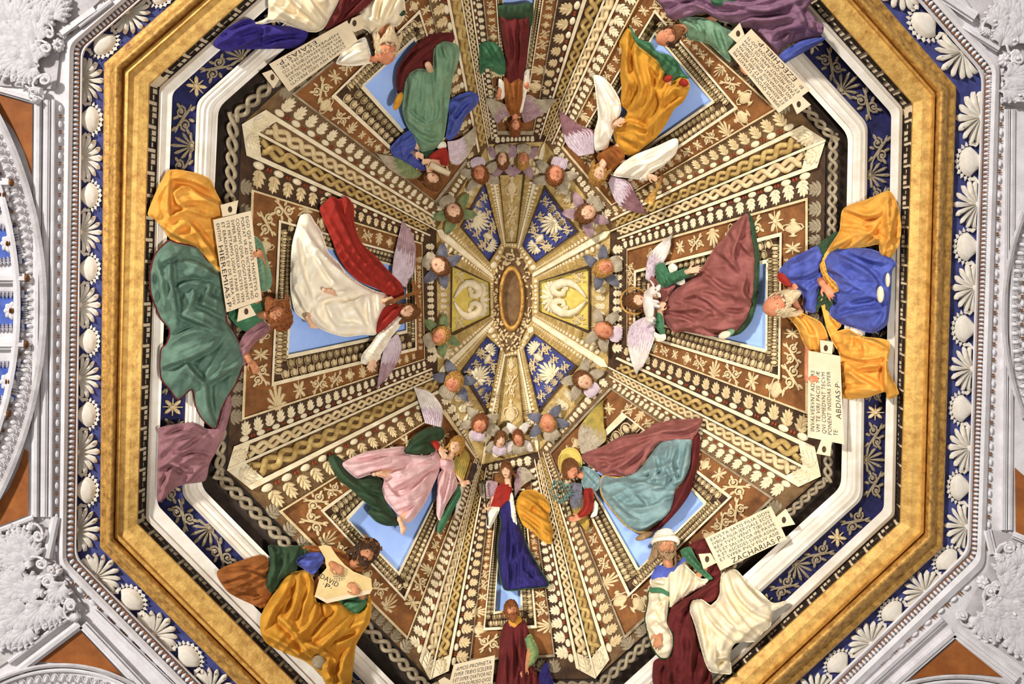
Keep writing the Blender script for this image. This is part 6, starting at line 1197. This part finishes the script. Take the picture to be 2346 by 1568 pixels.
for i, (x, y, S_, lb, wm) in enumerate(CH):
    up = math.degrees(math.atan2(-(690 - y), 1172 - x)); narrow = abs(x - 1172) < 40
    f = Fig('cherub', 'winged cherub head ' + lb, 'cherub', [(x - 30, y - 30), (x + 30, y - 30), (x + 30, y + 30), (x - 30, y + 30), (x, y)], 'cherub heads around the lantern', .03, 90)
    tilt = (-12, 14, 8, -10, 16, -6, 0, 0, 10, -14, 8, -10, 12, -8, 6, -6)[i]; rr = random.Random(i)
    u_ = math.radians(up)
    for sg in (-1, 1):
        for a0, L, hh in ((40, 1.2, 1), (98, 1.22, 3), (158, .92, 12)):
            if narrow: a0 = a0 * .55 + (70 if a0 > 90 else 0)
            a = u_ + sg * math.radians(a0); d = Vector((math.cos(a), -math.sin(a))); e = Vector((-d.y, d.x)) * sg * -1; r0 = Vector((x, y)) + d * S_ * .34; tp = Vector((x, y)) + d * S_ * L * (1.0) + e * S_ * .25
            ld = [r0 - e * S_ * .12, r0 + d * S_ * .3 - e * S_ * .2, r0 + d * S_ * .62 - e * S_ * .02, tp]; tr = [r0 + e * S_ * .24, r0 + d * S_ * .32 + e * S_ * .36, r0 + d * S_ * .6 + e * S_ * .36, tp]
            sp = lambda P: 'P ' + ' '.join('%.1f,%.1f' % (p.x, p.y) for p in P)
            wing(f, 'wing', wm if a0 != 150 and a0 < 140 else (W_TAN if wm is not W_TAN else W_LILAC), sp(ld), sp(tr), 6, hh, 6, None)
    h = Head(f, x, y, 18, S_, up + tilt, rr.uniform(-16, 16), rr.uniform(-4, 8), wide=.40 if not narrow else .30, child=True)
    limb(f, [(x, y, 12), (x - math.cos(u_) * S_ * .42, y + math.sin(u_) * S_ * .42, 6)], [S_ * .2, S_ * .2])
    finish_body(f, M_RUDDY if i % 3 else M_SKIN); h.face(M_IRIS, M_HBROWN, M_LIP); h.hair((M_HBROWN, M_HGOLD, M_HRED)[i % 3], .11, 1.05, .24, 120 if i not in (11, 13) else 90, bald=i in (11, 13), seed=30 + i, wave=1.5)
# ------------------------------------------------------------------ outside the frame: stucco spandrels, terracotta fields, coffered arches
M_GREYSTUC = mat('grey_stucco', (222, 216, 216), (190, 182, 182), scale=6, bump=.2, bscale=40)
class Arc(Band):
    def __init__(s, cx, cy, r0, r1, a0, a1): s.v = (cx, cy, r0, r1, math.radians(a0), math.radians(a1))
    def px(s, a, b):
        cx, cy, r0, r1, a0, a1 = s.v; a = np.asarray(a, float); b = np.asarray(b, float); t = a0 + (a1 - a0) * a; r = r0 + (r1 - r0) * b
        return cx + r * np.cos(t), cy - r * np.sin(t)
    def length(s): cx, cy, r0, r1, a0, a1 = s.v; return abs(a1 - a0) * (r0 + r1) / 2
    def sub(s, b0, b1): cx, cy, r0, r1, a0, a1 = s.v; return Arc(cx, cy, r0 + (r1 - r0) * b0, r0 + (r1 - r0) * b1, math.degrees(a0), math.degrees(a1))
    def solid(s, h, n=60):
        B = MB()
        for (b0, b1, h0, h1) in ((0, 0, -.02, h), (0, .5, h, h * 1.15), (.5, 1, h * 1.15, h), (1, 1, h, -.02)):
            A, Bb = np.meshgrid(np.linspace(0, 1, n), np.array([b0, b1], float), indexing='ij'); H = np.where(np.arange(2)[None, :] == 0, h0, h1) * np.ones_like(A)
            B.add(s.P(A, Bb, H).reshape(-1, 3), grid_faces(n, 2))
        return B
spn = structure('trim_11', label='stucco spandrels, terracotta fields and coffered arches outside the frame')
def bar(p, r, w_, h, name='fillet', m=None, parent=None, h0=0):   # moulded bar along a line
    p, r = np.array(p, float), np.array(r, float); d = (r - p) / np.linalg.norm(r - p); n = np.array([-d[1], d[0]]) * w_ / 2
    bd = Band(p - n, r - n, p + n, r + n); B = MB()
    for (b0, b1, z0, z1) in ((0, 0, h0 - .03, h0 + h * .6), (0, .25, h0 + h * .6, h0 + h * .6), (.25, .3, h0 + h * .6, h0 + h), (.3, .7, h0 + h, h0 + h * 1.1), (.7, .75, h0 + h, h0 + h * .6), (.75, 1, h0 + h * .6, h0 + h * .6), (1, 1, h0 + h * .6, h0 - .03)):
        A, Bb = np.meshgrid(np.linspace(0, 1, 8), np.array([b0, b1]), indexing='ij'); H = np.where(np.arange(2)[None, :] == 0, z0, z1) * np.ones_like(A)
        B.add(bd.P(A, Bb, H).reshape(-1, 3), grid_faces(8, 2))
    return B.build(name, m or M_STUCCO, parent or spn, False)
def beads(p, r, w_=9, h=.0):
    p, r = np.array(p, float), np.array(r, float); d = (r - p) / np.linalg.norm(r - p); n = np.array([-d[1], d[0]]) * w_ / 2
    bd = Band(p - n, r - n, p + n, r + n); row(spn, bd, [('white_bead', PM['wbead'], .92, .8), ('brown_disc_pair', PM['wdisc'], .55, .9)], 2.0, h, .5)
def field(name, pts, m, h): 
    P = [Vector(SP(x, y, h)) for x, y in pts]; return mobj(name, P, [tuple(range(len(P)))], m, spn, False)
TF = [[(-40, 205), (74, 240), (73, 404), (54, 345), (30, 297), (0, 259), (-40, 225)], [(65, 1035), (64, 1181), (-40, 1220), (-40, 1190), (0, 1150), (21, 1119), (41, 1075), (56, 1030)],
      [(185, 1447), (86, 1517), (154, 1520), (220, 1532), (296, 1566)], [(2190, 1467), (2296, 1552), (2240, 1546), (2180, 1545), (2130, 1550), (2084, 1558)], [(2325, 1072), (2327, 1219), (2380, 1240), (2380, 1120)]]
for P_ in TF: field('terracotta_field', P_, M_TERRA, .006)
# pilaster strips left and right of the frame
for x, wv, hh in ((84, 18, .05), (103, 16, .03), (120, 10, .055)): bar((x + 3, 228), (x - 4, 1185), wv, hh)
for x, wv, hh in ((2304, 14, .05), (2318, 10, .03)): bar((x + 3, 250), (x - 4, 1215), wv, hh)
beads((139, 240), (129, 1270), 9, .01); beads((2297, 150), (2262, 1265), 9, .0); beads((148, 1318), (430, 1592), 10); beads((2222, 1340), (1950, 1580), 10); beads((2130, -8), (2262, 118), 10); beads((142, 92), (260, -12), 9)
# frames of the terracotta fields
for p_, r_, wv in (((-40, 195), (82, 230), 16), ((76, 1187), (-40, 1232), 14), ((182, 1432), (40, 1540), 22), ((190, 1432), (330, 1580), 22), ((168, 1408), (20, 1520), 12), ((215, 1400), (400, 1580), 18), ((2188, 1450), (2330, 1560), 22), ((2186, 1452), (2050, 1570), 20), ((2200, 1430), (2346, 1540), 12), ((2160, 1420), (1985, 1578), 18), ((2320, 1225), (2380, 1250), 16),
                   ((128, 1185), (108, 1280), 22), ((2262, 1215), (2275, 1270), 18), ((140, 78), (218, 22), 18), ((2205, 60), (2290, 112), 18), ((2130, -30), (2235, 40), 26), ((0, 150), (70, 205), 10), ((255, 3), (180, 60), 14)): bar(p_, r_, wv, .07)
# left coffered arch
aL = Arc(-855, 703, 963, 946, -31, 31); aL.solid(.08).build('arch_fillet', M_GREYSTUC, spn)
row(spn, Arc(-855, 703, 942, 918, -31, 31), [('egg', eggmesh('white_egg', M_STUCCO), .98, .95)], .85, .0, .5)
row(spn, Arc(-855, 703, 914, 904, -31, 31), [('white_bead', PM['wbead'], .92, .8), ('brown_disc_pair', PM['wdisc'], .55, .9)], 1.5, .0, .5)
Arc(-855, 703, 902, 886, -31, 31).solid(.06).build('arch_fillet', M_STUCCO, spn)
for Q in ([(-30, 512), (36, 514), (56, 602), (-30, 606)], [(-30, 668), (60, 668), (62, 756), (-30, 757)], [(-30, 830), (52, 826), (34, 918), (-30, 925)], [(-40, 400), (2, 418), (24, 480), (-40, 490)]):
    Qi = [(x + (-8 if i in (1, 2) else 0), y + (14 if i < 2 else -14)) for i, (x, y) in enumerate(Q)]
    field('blue_coffer', Q, M_BLUE if False else mat('coffer_blue', (96, 124, 206), (70, 92, 178), scale=9), .004)
    for i in range(3):
        bd = Band(Q[i], Q[i + 1], Qi[i], Qi[i + 1]); row(spn, bd, [('white_leaf', leafmesh('white_leaf', M_STUCCO, 3), .95, 1.3)], .6, .01, .3)
    c = np.mean(np.array(Q), 0); c[0] = max(c[0] + 14, 8); bd = Band(c - (24, 20), c + (24, -20), c + (-24, 20), c + (24, 20)); put('rosette', PM['wros'], bd.frame(.5, .5, 40, 44, .07, .0), spn); put('brown_boss', PM['wdisc'], bd.frame(.5, .5, 12, 14, .05, .04), spn)
for (x, y) in ((62, 638), (60, 790), (20, 948), (26, 419)):
    bar((-30, y), (x - 6, y), 22, .06); B = MB(); p = Vector(SP(x, y, .07)); B.add(*ellipsoid(p, ((.022, 0, 0), (0, .04, 0), (0, 0, .03)), 12, 6)); B.build('brown_boss', M_BROWN, spn)
# right arch and the two arches along the bottom
row(spn, Arc(2929, 722, 596, 620, 158, 202), [('egg', bpy.data.meshes['white_egg'], .98, .95)], .85, .0, .5); Arc(2929, 722, 622, 634, 158, 202).solid(.07).build('arch_fillet', M_GREYSTUC, spn)
row(spn, Arc(2929, 722, 584, 594, 158, 202), [('white_bead', PM['wbead'], .92, .8), ('brown_disc_pair', PM['wdisc'], .55, .9)], 1.6, .0, .5)
for cx_, cy_, r_ in ((140, 1850, 330), (2195, 1962, 416)):
    Arc(cx_, cy_, r_, r_ - 10, 40, 140).solid(.08).build('arch_fillet', M_GREYSTUC, spn); Arc(cx_, cy_, r_ - 12, r_ - 20, 40, 140).solid(.05).build('arch_fillet', M_STUCCO, spn)
    row(spn, Arc(cx_, cy_, r_ - 22, r_ - 44, 40, 140), [('egg', bpy.data.meshes['white_egg'], .98, .95)], .85, .0, .5)
# carved stucco in the corners
for P_ in ([(-20, -20), (250, -20), (140, 88), (128, 205), (-20, 195)], [(-20, 1235), (118, 1190), (130, 1300), (200, 1400), (-20, 1540)], [(2366, 1235), (2275, 1215), (2262, 1305), (2200, 1420), (2366, 1560)], [(2366, -20), (2200, -20), (2285, 100), (2300, 240), (2366, 250)]):
    field('shaded_stucco_ground', P_, M_GREYSTUC, .004)  # grey wash shading put into the ground colour for depth behind the carving
cor = {'A1': [(60, 60, 20, 300), (200, 60, -30, 280), (120, 220, 60, 300), (40, 330, 90, 260), (230, 330, 20, 240), (90, 460, 120, 260), (330, 80, -20, 220), (250, 190, 20, 250), (20, 200, 40, 260), (430, 60, -30, 200), (200, 520, 130, 200)],
       'A3': [(60, 640, 60, 260), (150, 570, 40, 200), (110, 720, 80, 230), (60, 900, 100, 300), (180, 900, 70, 260), (100, 1120, 120, 300), (260, 1110, 150, 260), (30, 1010, 100, 280), (220, 640, 30, 180), (400, 960, 150, 200), (160, 1240, 140, 220), (380, 1100, 160, 190), (20, 1240, 120, 240)],
       'D3': [(1700, 860, -60, 260), (1690, 980, -90, 280), (1750, 700, -40, 240), (1500, 1180, -150, 240), (1660, 1180, -130, 260), (1750, 1100, -100, 280), (1740, 1290, -140, 260), (1640, 760, -40, 200), (1560, 1060, -120, 210), (1760, 900, -70, 260)],
       'D1': [(1600, 110, -20, 220), (1720, 110, 10, 240), (1770, 200, -30, 240), (1640, 230, -20, 200), (1750, 540, -90, 240), (1660, 40, 0, 260), (1780, 40, 20, 220), (1700, 640, -100, 180)]}
vol = {'A1': [(340, 215, 80), (300, 330, 90), (300, 570, 100), (245, 650, 70)], 'A3': [(260, 545, 90), (265, 750, 95), (310, 890, 110), (490, 1060, 100), (375, 800, 60)], 'D3': [(1620, 665, 100), (1520, 965, 100), (1360, 1115, 100), (1585, 890, 80), (1690, 1060, 90)], 'D1': [(1550, 175, 95), (1700, 315, 95), (1755, 430, 110), (1770, 650, 100)]}
for rg, L in cor.items():
    for (x, y, a, s_) in L:
        c = np.array(q('%s %d,%d' % (rg, x, y))[0]); k = REG[rg][2]; t = math.radians(a + 90); d = np.array([math.cos(t), -math.sin(t)]) * 20; e = np.array([d[1], -d[0]])
        bd = Band(c - e - d, c + e - d, c - e + d, c + e + d); put('acanthus', PM['plume'], bd.frame(.5, .5, s_ * k * .75, s_ * k, .10, .0), spn)
for rg, L in vol.items():
    for i, (x, y, s_) in enumerate(L):
        c = np.array(q('%s %d,%d' % (rg, x, y))[0]); k = REG[rg][2]; t = i * .9 + (2 if rg[0] == 'D' else .3); d = np.array([math.cos(t), -math.sin(t)]) * 20; e = np.array([d[1], -d[0]])
        bd = Band(c - e - d, c + e - d, c - e + d, c + e + d); put('volute', PM['vol'], bd.frame(.5, .5, s_ * k * 1.5, s_ * k * 1.3, .10, .04), spn)
for (x, y) in q('A1 405,310 A3 375,805 D3 1480,880 D1 1650,410'):
    c = np.array((x, y)); bd = Band(c - (16, 16), c + (16, -16), c + (-16, 16), c + (16, 16)); put('rosette', PM['wros'], bd.frame(.5, .5, 30, 34, .09, .03), spn)
